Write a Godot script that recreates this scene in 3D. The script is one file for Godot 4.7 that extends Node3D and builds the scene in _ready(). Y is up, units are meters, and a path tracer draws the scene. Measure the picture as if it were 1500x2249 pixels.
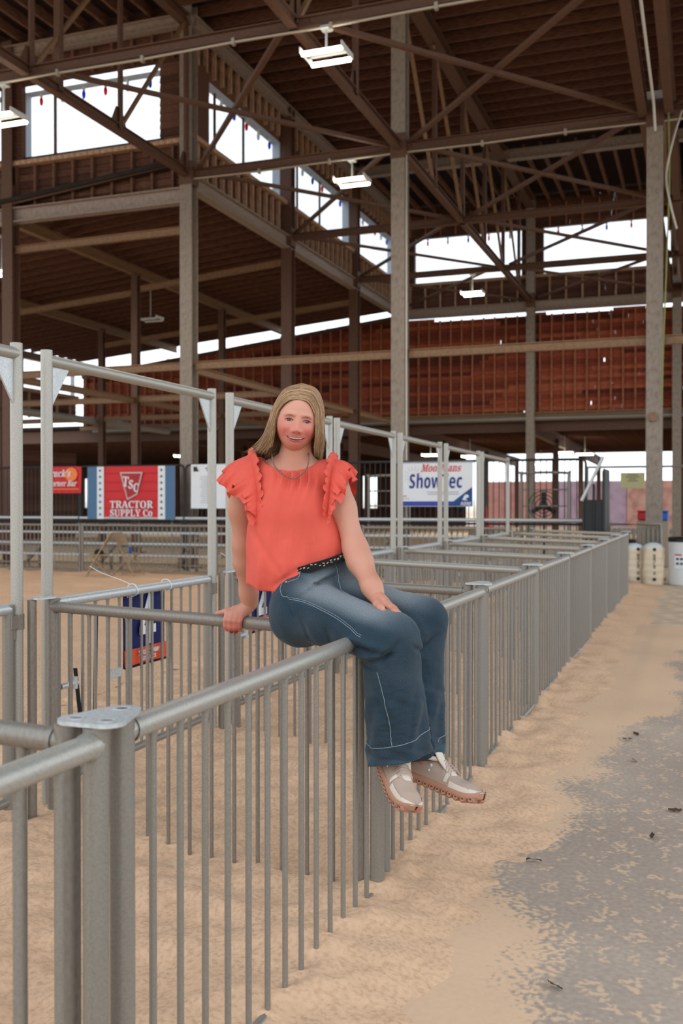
extends Node3D
# A woman sits on the corner of a row of galvanised show pens inside an open-sided livestock barn.
# World axes follow the barn: -Z runs away down the alley, +X to the right, y up, sand at y = 0.

var mats := {}
var taken := {}
var rng := RandomNumberGenerator.new()
var shared := {}


# ---------------------------------------------------------------- mesh builder
class Builder:
	var v := PackedVector3Array()
	var n := PackedVector3Array()
	var uv := PackedVector2Array()
	var col := PackedColorArray()
	var idx := PackedInt32Array()
	var tint := Color.WHITE

	func vert(p: Vector3, nn: Vector3, u := Vector2.ZERO) -> int:
		v.append(p)
		n.append(nn)
		uv.append(u)
		col.append(tint)
		return v.size() - 1

	func tri(a: int, b: int, c: int) -> void:
		var g := (v[b] - v[a]).cross(v[c] - v[a])
		if g.dot(n[a] + n[b] + n[c]) > 0.0:
			idx.append_array([a, c, b])
		else:
			idx.append_array([a, b, c])

	func quad(a: Vector3, b: Vector3, c: Vector3, d: Vector3, nn: Vector3) -> void:
		var i := vert(a, nn, Vector2(0, 0))
		vert(b, nn, Vector2(1, 0))
		vert(c, nn, Vector2(1, 1))
		vert(d, nn, Vector2(0, 1))
		tri(i, i + 1, i + 2)
		tri(i, i + 2, i + 3)

	func box(size: Vector3, at := Transform3D(), bevel := 0.0) -> void:
		var h := size / 2.0
		var e := minf(bevel, minf(h.x, minf(h.y, h.z)) * 0.49)
		for ax in 3:
			for s in [-1.0, 1.0]:
				var nn := Vector3.ZERO
				nn[ax] = s
				var u: int = (ax + 1) % 3
				var w: int = (ax + 2) % 3
				var pts := []
				for q in [[-1, -1], [1, -1], [1, 1], [-1, 1]]:
					var p := Vector3.ZERO
					p[ax] = s * h[ax]
					p[u] = q[0] * (h[u] - e)
					p[w] = q[1] * (h[w] - e)
					pts.append(at * p)
				quad(pts[0], pts[1], pts[2], pts[3], (at.basis * nn).normalized())
		if e <= 0.0:
			return
		for ax in 3:
			var u: int = (ax + 1) % 3
			var w: int = (ax + 2) % 3
			for su in [-1.0, 1.0]:
				for sw in [-1.0, 1.0]:
					var nn := Vector3.ZERO
					nn[u] = su
					nn[w] = sw
					var p := []
					for q in [[-1, 0], [1, 0], [1, 1], [-1, 1]]:
						var c := Vector3.ZERO
						c[ax] = q[0] * (h[ax] - e)
						c[u] = su * (h[u] - (e if q[1] == 1 else 0.0))
						c[w] = sw * (h[w] - (0.0 if q[1] == 1 else e))
						p.append(at * c)
					quad(p[0], p[1], p[2], p[3], (at.basis * nn).normalized())
		for sx in [-1.0, 1.0]:
			for sy in [-1.0, 1.0]:
				for sz in [-1.0, 1.0]:
					var nn := (at.basis * Vector3(sx, sy, sz)).normalized()
					var i := vert(at * Vector3(sx * h.x, sy * (h.y - e), sz * (h.z - e)), nn)
					vert(at * Vector3(sx * (h.x - e), sy * h.y, sz * (h.z - e)), nn)
					vert(at * Vector3(sx * (h.x - e), sy * (h.y - e), sz * h.z), nn)
					tri(i, i + 1, i + 2)

	# a box from a to b, w wide (across, level) and h high
	func bar(a: Vector3, b: Vector3, w: float, h: float, up := Vector3.UP, bevel := 0.0) -> void:
		box(Vector3(w, h, a.distance_to(b)), aim(a, b, up), bevel)

	static func aim(a: Vector3, b: Vector3, up := Vector3.UP) -> Transform3D:
		var z := (b - a).normalized()
		if absf(z.dot(up)) > 0.99:
			up = Vector3.RIGHT if absf(z.x) < 0.9 else Vector3.FORWARD
		var x := up.cross(z).normalized()
		return Transform3D(Basis(x, z.cross(x), z), (a + b) / 2.0)

	# an I, T, L or U section swept from a to b
	func section(outline: PackedVector2Array, a: Vector3, b: Vector3, up := Vector3.UP) -> void:
		var t := aim(a, b, up)
		var l := a.distance_to(b) / 2.0
		var cnt := outline.size()
		var area := 0.0
		for i in cnt:
			var p := outline[i]
			var q := outline[(i + 1) % cnt]
			area += p.x * q.y - q.x * p.y
		for i in cnt:
			var p := outline[i]
			var q := outline[(i + 1) % cnt]
			var e := (q - p).normalized()
			var nn := Vector3(e.y, -e.x, 0) * signf(area)
			quad(t * Vector3(p.x, p.y, -l), t * Vector3(q.x, q.y, -l), t * Vector3(q.x, q.y, l), t * Vector3(p.x, p.y, l), t.basis * nn)
		var tr := Geometry2D.triangulate_polygon(outline)
		for s in [-1.0, 1.0]:
			var first := v.size()
			for p in outline:
				vert(t * Vector3(p.x, p.y, l * s), t.basis * Vector3(0, 0, s), p)
			for i in range(0, tr.size(), 3):
				tri(first + tr[i], first + tr[i + 1], first + tr[i + 2])

	# a flat plate: outline in the x-y plane of at, thick along z
	func plate(outline: PackedVector2Array, thick: float, at := Transform3D()) -> void:
		var k := Builder.new()
		k.tint = tint
		k.section(outline, Vector3(0, 0, -thick / 2.0), Vector3(0, 0, thick / 2.0))
		join(k, at)

	func join(k: Builder, at := Transform3D()) -> void:
		var first := v.size()
		for i in k.v.size():
			v.append(at * k.v[i])
			n.append((at.basis * k.n[i]).normalized())
		uv.append_array(k.uv)
		col.append_array(k.col)
		for i in k.idx:
			idx.append(first + i)

	# a round tube through pts; r is a number or one radius for each point
	func tube(pts: PackedVector3Array, r: Variant, seg := 10, caps := true, flat := 1.0, side := Vector3.ZERO) -> void:
		var cnt := pts.size()
		var x := Vector3.ZERO
		var first := v.size()
		var run := 0.0
		for i in cnt:
			var d := (pts[mini(i + 1, cnt - 1)] - pts[maxi(i - 1, 0)]).normalized()
			if i == 0:
				x = side if side != Vector3.ZERO else (Vector3.UP if absf(d.y) < 0.9 else Vector3.RIGHT)
			else:
				run += pts[i].distance_to(pts[i - 1])
			x = (x - d * x.dot(d)).normalized()
			var y := d.cross(x)
			var rad: float = r if r is float else r[i]
			for s in seg + 1:
				var ang := TAU * s / seg
				var o := x * cos(ang) + y * sin(ang) * flat
				var nn := (x * cos(ang) * flat + y * sin(ang)).normalized()
				vert(pts[i] + o * rad, nn, Vector2(float(s) / seg, run))
		for i in cnt - 1:
			for s in seg:
				var a := first + i * (seg + 1) + s
				tri(a, a + 1, a + seg + 1)
				tri(a + 1, a + seg + 2, a + seg + 1)
		if caps:
			for e in [0, cnt - 1]:
				var d: Vector3 = (pts[0] - pts[1]).normalized() if e == 0 else (pts[cnt - 1] - pts[cnt - 2]).normalized()
				var c := vert(pts[e], d)
				for s in seg:
					var i := vert(v[first + e * (seg + 1) + s], d)
					vert(v[first + e * (seg + 1) + s + 1], d)
					tri(c, i, i + 1)

	# a lathed profile of (radius, height) round the y axis of at
	func lathe(profile: PackedVector2Array, seg := 24, at := Transform3D()) -> void:
		var first := v.size()
		var cnt := profile.size()
		for i in cnt:
			var p := profile[i]
			var d := (profile[mini(i + 1, cnt - 1)] - profile[maxi(i - 1, 0)]).normalized()
			for s in seg + 1:
				var ang := TAU * s / seg
				vert(at * Vector3(cos(ang) * p.x, p.y, sin(ang) * p.x), (at.basis * Vector3(cos(ang) * d.y, -d.x, sin(ang) * d.y)).normalized(), Vector2(float(s) / seg, float(i) / cnt))
		for i in cnt - 1:
			for s in seg:
				var a := first + i * (seg + 1) + s
				tri(a, a + 1, a + seg + 1)
				tri(a + 1, a + seg + 2, a + seg + 1)

	# a grid of points, rows x cols, row after row; normals from the surface, turned towards out
	func grid(pts: PackedVector3Array, cols: int, colors := PackedColorArray(), flip := false) -> void:
		var rows := pts.size() / cols
		var first := v.size()
		for r in rows:
			for c in cols:
				var a := pts[r * cols + mini(c + 1, cols - 1)] - pts[r * cols + maxi(c - 1, 0)]
				var b := pts[mini(r + 1, rows - 1) * cols + c] - pts[maxi(r - 1, 0) * cols + c]
				var nn := a.cross(b).normalized() * (-1.0 if flip else 1.0)
				if colors.size():
					tint = colors[r * cols + c]
				vert(pts[r * cols + c], nn, Vector2(float(c) / (cols - 1), float(r) / (rows - 1)))
		for r in rows - 1:
			for c in cols - 1:
				var a := first + r * cols + c
				tri(a, a + 1, a + cols)
				tri(a + 1, a + cols + 1, a + cols)
		tint = Color.WHITE

	func mesh(colored := false) -> ArrayMesh:
		var arr := []
		arr.resize(Mesh.ARRAY_MAX)
		arr[Mesh.ARRAY_VERTEX] = v
		arr[Mesh.ARRAY_NORMAL] = n
		arr[Mesh.ARRAY_TEX_UV] = uv
		if colored:
			arr[Mesh.ARRAY_COLOR] = col
		arr[Mesh.ARRAY_INDEX] = idx
		var m := ArrayMesh.new()
		m.add_surface_from_arrays(Mesh.PRIMITIVE_TRIANGLES, arr)
		return m


# ---------------------------------------------------------------- a body as a field of tapered limbs, meshed as surface nets
class Field:
	var cell := 0.01
	var soft := 0.02
	var limbs := []          # [a, b, radius at a, radius at b, squash axis or ZERO, squash]
	var low := Vector3.ONE * 1e9
	var high := Vector3.ONE * -1e9
	var cut: Variant = null   # (point, distance) -> distance
	var lo: Vector3
	var nx: int
	var ny: int
	var nz: int

	func limb(a: Vector3, b: Vector3, ra: float, rb: float, axis := Vector3.ZERO, squash := 1.0) -> void:
		limbs.append([a, b, ra, rb, axis.normalized() if axis != Vector3.ZERO else axis, squash])
		var m := Vector3.ONE * maxf(ra, rb)
		low = low.min(a - m).min(b - m)
		high = high.max(a + m).max(b + m)

	func chain(pts: Array, radii: Array) -> void:
		for i in pts.size() - 1:
			limb(pts[i], pts[i + 1], radii[i], radii[i + 1])

	func build(into: Builder, paint: Variant = null) -> void:
		var reach := soft * 3.0 + cell * 2.0
		lo = low - Vector3.ONE * reach
		var span := (high - low) + Vector3.ONE * reach * 2.0
		nx = int(span.x / cell) + 2
		ny = int(span.y / cell) + 2
		nz = int(span.z / cell) + 2
		var f := PackedFloat32Array()
		f.resize(nx * ny * nz)
		var ik := 1.0 / soft
		for l in limbs:
			var a: Vector3 = l[0]
			var ba: Vector3 = l[1] - a
			var ra: float = l[2]
			var dr: float = l[3] - ra
			var axis: Vector3 = l[4]
			var sq: float = 1.0 / l[5] - 1.0
			var il := 1.0 / maxf(ba.length_squared(), 1e-9)
			var m := Vector3.ONE * (maxf(l[2], l[3]) + reach)
			var p0 := ((a.min(l[1]) - m - lo) / cell).floor()
			var p1 := ((a.max(l[1]) + m - lo) / cell).ceil()
			for z in range(maxi(int(p0.z), 0), mini(int(p1.z), nz)):
				for y in range(maxi(int(p0.y), 0), mini(int(p1.y), ny)):
					var at := (z * ny + y) * nx
					for x in range(maxi(int(p0.x), 0), mini(int(p1.x), nx)):
						var q := Vector3(lo.x + x * cell, lo.y + y * cell, lo.z + z * cell) - a
						var t := clampf(q.dot(ba) * il, 0.0, 1.0)
						q -= ba * t
						if sq != 0.0:
							q += axis * (q.dot(axis) * sq)
						var d := q.length() - ra - dr * t
						if d < reach:
							f[at + x] += exp(-d * ik)
		var far := reach
		for z in nz:
			for y in ny:
				var at := (z * ny + y) * nx
				for x in nx:
					var s := f[at + x]
					if s < 1e-4:
						f[at + x] = far
					else:
						var d := -soft * log(s)
						if cut != null and d < cell * 3.0:
							d = cut.call(Vector3(lo.x + x * cell, lo.y + y * cell, lo.z + z * cell), d)
						f[at + x] = d
		var id := {}
		var steps := [0, 1, nx, nx + 1, nx * ny, nx * ny + 1, nx * ny + nx, nx * ny + nx + 1]
		var near := cell * 5.0
		for z in nz - 1:
			for y in ny - 1:
				var at := (z * ny + y) * nx
				for x in nx - 1:
					var i := at + x
					if absf(f[i]) > near:
						continue
					var neg := 0
					for s in steps:
						if f[i + s] < 0.0:
							neg += 1
					if neg == 0 or neg == 8:
						continue
					var sum := Vector3.ZERO
					var cnt := 0
					for e in [[0, 1], [2, 3], [4, 5], [6, 7], [0, 2], [1, 3], [4, 6], [5, 7], [0, 4], [1, 5], [2, 6], [3, 7]]:
						var fa: float = f[i + steps[e[0]]]
						var fb: float = f[i + steps[e[1]]]
						if (fa < 0.0) != (fb < 0.0):
							var t := fa / (fa - fb)
							var pa := Vector3(e[0] & 1, (e[0] >> 1) & 1, e[0] >> 2)
							var pb := Vector3(e[1] & 1, (e[1] >> 1) & 1, e[1] >> 2)
							sum += pa.lerp(pb, t)
							cnt += 1
					var p := sum / cnt
					var g := Vector3.ZERO
					for c in 8:
						g += Vector3((c & 1) * 2 - 1, ((c >> 1) & 1) * 2 - 1, (c >> 2) * 2 - 1) * f[i + steps[c]]
					var w := lo + (Vector3(x, y, z) + p) * cell
					if paint != null:
						into.tint = paint.call(w, g.normalized())
					id[i] = into.vert(w, g.normalized(), Vector2(w.x, w.y))
		for i in id:
			var v0: bool = f[i] < 0.0
			for ax in 3:
				var st: int = [1, nx, nx * ny][ax]
				if (f[i + st] < 0.0) == v0:
					continue
				var s1: int = [nx, nx * ny, 1][ax]
				var s2: int = [nx * ny, 1, nx][ax]
				if id.has(i - s1) and id.has(i - s2) and id.has(i - s1 - s2):
					into.tri(id[i], id[i - s1], id[i - s1 - s2])
					into.tri(id[i], id[i - s1 - s2], id[i - s2])
		into.tint = Color.WHITE


# ---------------------------------------------------------------- naming and placing
func numbered(called: String) -> String:
	var c: int = taken.get(called, 0)
	taken[called] = c + 1
	return called if c == 0 else "%s_%03d" % [called, c]


func thing(called: String, label: String, category: String, at := Vector3.ZERO, turn := 0.0, group := "") -> Node3D:
	var o := Node3D.new()
	o.name = numbered(called)
	add_child(o)
	o.position = at
	o.rotation.y = turn
	tag(o, label, category, group)
	return o


func tag(o: Node, label: String, category: String, group := "") -> void:
	o.set_meta("label", label)
	o.set_meta("category", category)
	if group:
		o.set_meta("group", group)


func part(called: String, shape: Variant, m: Material, parent: Node3D, at := Transform3D()) -> MeshInstance3D:
	var o := MeshInstance3D.new()
	o.mesh = shape.mesh(m.vertex_color_use_as_albedo) if shape is Builder else shape
	o.material_override = m
	o.name = called
	o.transform = at
	parent.add_child(o, true)
	return o


func single(called: String, shape: Variant, m: Material, label: String, category: String, at := Transform3D(), group := "") -> MeshInstance3D:
	var o := MeshInstance3D.new()
	o.mesh = shape.mesh(m.vertex_color_use_as_albedo) if shape is Builder else shape
	o.material_override = m
	o.name = numbered(called)
	o.transform = at
	add_child(o)
	tag(o, label, category, group)
	return o


func setting(called: String, shape: Variant, m: Material, label: String, category: String) -> MeshInstance3D:
	var o := single(called, shape, m, label, category)
	o.set_meta("kind", "structure")
	return o


func stuff(o: Node) -> Node:
	o.set_meta("kind", "stuff")
	return o


func ibeam(w: float, h: float, t := 0.02) -> PackedVector2Array:
	var a := w / 2.0
	var b := h / 2.0
	var c := t / 2.0
	return PackedVector2Array([Vector2(-a, -b), Vector2(a, -b), Vector2(a, -b + t), Vector2(c, -b + t), Vector2(c, b - t), Vector2(a, b - t), Vector2(a, b), Vector2(-a, b), Vector2(-a, b - t), Vector2(-c, b - t), Vector2(-c, -b + t), Vector2(-a, -b + t)])


func rect_at(size: Vector3, at: Vector3, bevel := 0.0) -> Builder:
	var b := Builder.new()
	b.box(size, Transform3D(Basis(), at), bevel)
	return b


func rod(pts: Array, r: Variant, seg := 10, caps := true) -> Builder:
	var b := Builder.new()
	b.tube(PackedVector3Array(pts), r, seg, caps)
	return b


# ---------------------------------------------------------------- materials
func grain(freq: float, seed_no: int, ramp: Array, size := 256, kind := FastNoiseLite.TYPE_SIMPLEX_SMOOTH, octaves := 4) -> NoiseTexture2D:
	var f := FastNoiseLite.new()
	f.seed = seed_no
	f.noise_type = kind
	f.frequency = freq
	f.fractal_octaves = octaves
	var t := NoiseTexture2D.new()
	t.noise = f
	t.width = size
	t.height = size
	t.seamless = true
	if ramp.size():
		var g := Gradient.new()
		var offs := PackedFloat32Array()
		var cols := PackedColorArray()
		for r in ramp:
			offs.append(r[0])
			cols.append(r[1])
		g.offsets = offs
		g.colors = cols
		t.color_ramp = g
	return t


func mat(called: String, c: Color, rough := 0.8, metal := 0.0) -> StandardMaterial3D:
	var m := StandardMaterial3D.new()
	m.resource_name = called
	m.albedo_color = c
	m.roughness = rough
	m.metallic = metal
	mats[called] = m
	return m


func wrapped(m: StandardMaterial3D, albedo: Texture2D, scale: Vector3, world := true, bump: Texture2D = null, relief := 0.3) -> StandardMaterial3D:
	m.albedo_texture = albedo
	m.uv1_triplanar = true
	m.uv1_world_triplanar = world
	m.uv1_scale = scale
	if bump:
		m.heightmap_enabled = true
		m.heightmap_texture = bump
		m.heightmap_scale = relief
	return m


func make_materials() -> void:
	var zinc_tone := grain(0.05, 3, [[0.0, Color(0.84, 0.82, 0.79)], [0.45, Color(0.93, 0.92, 0.91)], [1.0, Color(1, 1, 1)]], 512)
	var zinc_rough := grain(0.03, 5, [[0.0, Color(0.36, 0.36, 0.36)], [1.0, Color(0.52, 0.52, 0.52)]])
	var z := mat("zinc", Color(0.59, 0.57, 0.535), 1.0, 0.42)
	wrapped(z, zinc_tone, Vector3(5, 5, 5), true)
	z.roughness_texture = zinc_rough
	z = mat("zinc_dull", Color(0.57, 0.54, 0.5), 1.0, 0.38)
	wrapped(z, zinc_tone, Vector3(4, 1.6, 4), true)
	z.roughness_texture = zinc_rough
	z = mat("zinc_bright", Color(0.82, 0.84, 0.85), 1.0, 0.5)
	wrapped(z, zinc_tone, Vector3(3, 3, 3), true)
	z.roughness_texture = zinc_rough
	z = mat("zinc_rail", Color(0.72, 0.705, 0.67), 1.0, 0.45)
	wrapped(z, zinc_tone, Vector3(5, 5, 5), true)
	z.roughness_texture = zinc_rough
	mat("rust", Color(0.36, 0.2, 0.12), 0.9)
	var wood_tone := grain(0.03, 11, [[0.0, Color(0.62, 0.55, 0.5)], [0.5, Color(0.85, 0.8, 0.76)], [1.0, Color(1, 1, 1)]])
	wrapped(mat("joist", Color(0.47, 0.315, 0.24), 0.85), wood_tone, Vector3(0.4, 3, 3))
	wrapped(mat("joist_long", Color(0.56, 0.41, 0.33), 0.85), wood_tone, Vector3(3, 3, 0.4))
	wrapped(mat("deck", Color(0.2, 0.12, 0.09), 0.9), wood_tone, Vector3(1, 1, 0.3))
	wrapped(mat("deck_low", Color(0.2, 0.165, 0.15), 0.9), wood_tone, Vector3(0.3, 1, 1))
	for i in 5:
		wrapped(mat("board_%d" % i, [Color(0.42, 0.21, 0.15), Color(0.72, 0.38, 0.27), Color(0.64, 0.325, 0.23), Color(0.79, 0.46, 0.33), Color(0.56, 0.28, 0.205)][i], 0.9), wood_tone, Vector3(0.5, 5, 5))
	for i in 3:
		wrapped(mat("clad_%d" % i, [Color(0.46, 0.32, 0.26), Color(0.4, 0.27, 0.21), Color(0.52, 0.38, 0.31)][i], 0.9), wood_tone, Vector3(0.6, 4, 4))
	wrapped(mat("stud", Color(0.76, 0.5, 0.38), 0.85), wood_tone, Vector3(3, 0.5, 3))
	wrapped(mat("stud_pale", Color(0.84, 0.71, 0.6), 0.85), wood_tone, Vector3(3, 0.5, 3))
	var paint_tone := grain(0.03, 21, [[0.0, Color(0.82, 0.79, 0.76)], [0.4, Color(0.94, 0.93, 0.92)], [1.0, Color(1, 1, 1)]])
	wrapped(mat("steel", Color(0.41, 0.29, 0.225), 0.65, 0.1), paint_tone, Vector3(1.2, 1.2, 1.2))
	wrapped(mat("steel_grey", Color(0.60, 0.55, 0.5), 0.65, 0.1), paint_tone, Vector3(1.2, 0.8, 1.2))
	wrapped(mat("steel_tan", Color(0.56, 0.43, 0.31), 0.6, 0.1), paint_tone, Vector3(1, 1, 1))
	wrapped(mat("steel_pale", Color(0.66, 0.6, 0.56), 0.6, 0.15), paint_tone, Vector3(1, 1, 1))
	mat("conduit", Color(0.72, 0.68, 0.62), 0.4, 0.5)
	mat("black", Color(0.045, 0.045, 0.05), 0.5)
	mat("black_cloth", Color(0.05, 0.05, 0.055), 0.9)
	mat("white", Color(0.86, 0.87, 0.87), 0.6)
	mat("jamb", Color(0.8, 0.85, 0.9), 0.7)
	mat("alu", Color(0.75, 0.76, 0.76), 0.45, 0.5)
	mat("alu_brown", Color(0.6, 0.54, 0.47), 0.5, 0.3)
	mat("beige", Color(0.62, 0.52, 0.4), 0.5, 0.2)
	var g := mat("pane", Color(0.97, 0.99, 1.0, 0.03), 0.08)
	g.transparency = BaseMaterial3D.TRANSPARENCY_ALPHA
	var tube := mat("tube_light", Color(1, 1, 0.97), 0.5)
	tube.emission_enabled = true
	tube.emission = Color(1.0, 0.97, 0.9)
	tube.emission_energy_multiplier = 6.0
	var bulbs := {"bulb_red": Color(0.95, 0.14, 0.2), "bulb_blue": Color(0.1, 0.38, 0.92), "bulb_white": Color(0.88, 0.89, 0.91)}
	for k in bulbs:
		mat(k, bulbs[k], 0.25)
		mats[k].backlight_enabled = true
		mats[k].backlight = bulbs[k]


# ---------------------------------------------------------------- the barn
const LINES := [-10.6, -5.8, -0.87, 4.0, 8.9]           # column lines of the high nave
const ROWS := [-19.4, -24.9, -30.35, -35.8]             # column rows, 5.5 m apart
const TIE := 8.6                                        # bottom chord of the roof trusses
const EAVE := 12.0


func low_roof(x: float) -> float:                       # underside of the joists of the low side roof
	return 8.22 + 0.09 * (x + 15.3)


func build_barn() -> void:
	# roofs
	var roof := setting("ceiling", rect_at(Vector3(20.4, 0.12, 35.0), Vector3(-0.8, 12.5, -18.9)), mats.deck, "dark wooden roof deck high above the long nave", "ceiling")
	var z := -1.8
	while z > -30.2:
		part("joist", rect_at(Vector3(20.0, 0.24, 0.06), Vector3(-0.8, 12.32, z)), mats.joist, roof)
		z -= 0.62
	for i in 36:
		part("joist", rect_at(Vector3(0.07, 0.2, 5.6), Vector3(-10.4 + i * 0.52, 12.24, -33.2)), mats.joist_long, roof)
	var wing := setting("ceiling_side", rect_at(Vector3(16.0, 0.12, 18.2), Vector3(-19.0, 12.5, -10.6)), mats.deck, "dark wooden roof deck over the left wing, at the top left", "ceiling")
	for i in 26:
		part("joist", rect_at(Vector3(0.06, 0.24, 17.6), Vector3(-11.0 - i * 0.58, 12.32, -10.8)), mats.joist_long, wing)
	var tilt := Basis(Vector3.BACK, atan(0.09))
	var low := Builder.new()
	low.box(Vector3(14.2, 0.1, 17.0), Transform3D(tilt, Vector3(-17.95, low_roof(-17.95) + 0.25, -27.7)))
	var lowroof := setting("ceiling_low", low, mats.deck_low, "dark boarded low roof of the aisle beside the nave", "ceiling")
	for i in 28:
		var b := Builder.new()
		b.box(Vector3(14.1, 0.22, 0.06), Transform3D(tilt, Vector3(-17.9, low_roof(-17.9) + 0.1, -19.75 - i * 0.59)))
		part("joist", b, mats.joist, lowroof)

	# columns
	var col_no := 0
	for c in [[-15.34, -19.4, 12.2, "left of the corner of the high windows"], [-10.62, -19.4, 12.3, "at the corner where the two rows of high windows meet"], [-5.8, -19.4, 12.3, "tall and pale, behind the white signboard"], [-0.87, -19.4, 9.0, "thick and pale, behind the shavings bags"],
			[-10.6, -24.9, 12.2, "under the high side windows, behind the woman's head"], [-10.6, -30.35, 12.2, "far, where the second and third side windows meet"], [-5.8, -35.6, 12.2, "against the red far wall between its two windows"], [-0.87, -35.6, 12.2, "against the red far wall by the frame's right edge"], [-10.6, -35.6, 12.2, "in the far corner of the nave"],
			[-15.35, -24.9, 8.0, "slim under the low roof, above the big red banner"], [-15.35, -30.35, 8.0, "slim and far under the low roof"], [-20.1, -30.35, 7.6, "slim and far under the low roof, behind the gate header"], [-20.1, -24.9, 7.6, "slim under the low roof near the left edge"], [-20.1, -19.4, 12.2, "at the left edge under the high wing"], [4.0, -19.4, 12.3, "beyond the alley on the right"], [8.9, -19.4, 12.3, "on the far right line of the nave"], [-15.35, -35.6, 7.9, "against the far wall under the low roof"]]:
		var b := Builder.new()
		var slim: bool = c[2] < 8.5
		var w := 0.2 if slim else 0.29
		b.section(ibeam(w, w, 0.022), Vector3(c[0], -0.1, c[1]), Vector3(c[0], c[2], c[1]), Vector3.BACK)
		var o := thing("steel_column", "steel barn column " + c[3], "column")
		part("shaft", b, mats.steel_grey if (c[1] > -20 and c[0] > -11) or (c[1] < -35 and c[0] > -6) else mats.steel, o)
		part("base_plate", rect_at(Vector3(0.42, 0.03, 0.42), Vector3(c[0], 0.0, c[1]), 0.004), mats.steel, o)
		if not slim:
			part("splice_plate", rect_at(Vector3(w + 0.03, 0.5, w + 0.03), Vector3(c[0], TIE, c[1]), 0.004), mats.steel, o)
		if col_no == 2:
			part("conduit", rod([Vector3(c[0] + 0.17, 0.0, c[1] + 0.12), Vector3(c[0] + 0.17, 8.4, c[1] + 0.12)], 0.02), mats.conduit, o)
		if col_no == 3:
			part("junction_box", rect_at(Vector3(0.12, 0.16, 0.08), Vector3(c[0] - 0.02, 3.0, c[1] + 0.18), 0.005), mats.steel_tan, o)
		col_no += 1

	# eave beams under the high windows
	for e in [[Vector3(-10.6, 8.45, -19.55), Vector3(-10.6, 8.45, -35.6), "long steel eave beam below the side windows of the nave"], [Vector3(-26.0, 8.15, -19.4), Vector3(-10.75, 8.15, -19.4), "steel eave beam below the window at the upper left"],
			[Vector3(-10.5, 8.4, -35.62), Vector3(9.0, 8.4, -35.62), "steel beam across the far wall above the red siding"]]:
		var b := Builder.new()
		b.section(ibeam(0.24, 0.34, 0.025), e[0], e[1])
		single("eave_beam", b, mats.steel_pale, e[2], "beam")

	# low roof beams and girts
	for x in [-15.35, -20.1, -24.9]:
		var b := Builder.new()
		b.section(ibeam(0.16, 0.26), Vector3(x, low_roof(x) - 0.14, -19.4), Vector3(x, low_roof(x) - 0.14, -35.7))
		single("roof_beam", b, mats.steel_tan, "brown beam under the low roof, %s from the nave" % {-15.35: "first", -20.1: "second", -24.9: "third"}[x], "beam")
	for g in [[Vector3(-15.2, 7.35, -19.4), Vector3(-10.7, 7.4, -19.4), "brown tie under the eave beam at the upper left"], [Vector3(-15.2, 7.55, -24.9), Vector3(-10.7, 7.95, -24.9), "brown tie under the low roof, left of the woman's head column"],
			[Vector3(-20.0, 7.1, -24.9), Vector3(-15.5, 7.45, -24.9), "brown tie under the low roof near the left edge"], [Vector3(-15.2, 7.5, -30.35), Vector3(-10.7, 7.9, -30.35), "brown tie far under the low roof"], [Vector3(-20.0, 7.0, -30.35), Vector3(-15.5, 7.4, -30.35), "brown tie farthest left under the low roof"],
			[Vector3(-26, 4.38, -19.4), Vector3(-10.75, 4.42, -19.4), "tan girt at mid height on the left, above the tall gate frames"], [Vector3(-10.45, 4.42, -19.4), Vector3(-5.95, 4.43, -19.4), "tan girt at mid height behind the woman's head"], [Vector3(-5.65, 4.43, -19.4), Vector3(9, 4.44, -19.4), "long tan girt in front of the red far wall"],
			[Vector3(-26, 4.4, -24.9), Vector3(-10.7, 4.4, -24.9), "tan girt farther back on the left"], [Vector3(-26, 4.4, -30.35), Vector3(-10.7, 4.4, -30.35), "tan girt farthest back on the left"],
			[Vector3(-10.6, 4.36, -19.5), Vector3(-10.6, 4.36, -35.6), "tan girt running back below the side windows"], [Vector3(-15.35, 4.36, -19.5), Vector3(-15.35, 4.36, -35.6), "tan girt running back under the low roof"]]:
		var b := Builder.new()
		b.section(ibeam(0.1, 0.17, 0.016), g[0], g[1])
		single("girt", b, mats.steel_tan, g[2], "girt")

	single("duct", rod([Vector3(-20.4, 4.33, -19.6), Vector3(-20.4, 4.33, -35.5)], 0.13, 14), mats.zinc_rail, "pale round duct running back at mid height on the far left", "duct")
	build_trusses()
	build_walls()
	build_lamps()


func truss_web(o: Node3D, along: Array, flip := false) -> void:
	for i in along.size():
		var p: Vector3 = along[i]
		var b := Builder.new()
		b.section(PackedVector2Array([Vector2(-0.06, -0.06), Vector2(0.06, -0.06), Vector2(0.06, -0.045), Vector2(-0.045, -0.045), Vector2(-0.045, 0.06), Vector2(-0.06, 0.06)]), Vector3(p.x, TIE, p.z), Vector3(p.x, 11.9, p.z), Vector3.BACK)
		part("vertical", b, mats.steel, o)
		if i + 1 < along.size():
			var q: Vector3 = along[i + 1]
			b = Builder.new()
			b.bar(Vector3(p.x, TIE if flip else 11.85, p.z), Vector3(q.x, 11.85 if flip else TIE, q.z), 0.07, 0.07)
			part("diagonal", b, mats.steel_tan, o)
		b = Builder.new()
		var t := Transform3D(Basis(Vector3.UP, PI / 2 if along.size() > 1 and absf(along[0].x - along[1].x) < 0.01 else 0.0), Vector3(p.x, TIE, p.z))
		b.plate(PackedVector2Array([Vector2(-0.32, 0), Vector2(0.32, 0), Vector2(0.1, 0.42), Vector2(-0.1, 0.42)]), 0.016, t)
		part("gusset_plate", b, mats.steel, o)


func chord(o: Node3D, called: String, a: Vector3, b: Vector3, w := 0.14, h := 0.18) -> void:
	var k := Builder.new()
	k.section(ibeam(w, h, 0.018), a, b)
	part(called, k, mats.steel, o)


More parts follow.
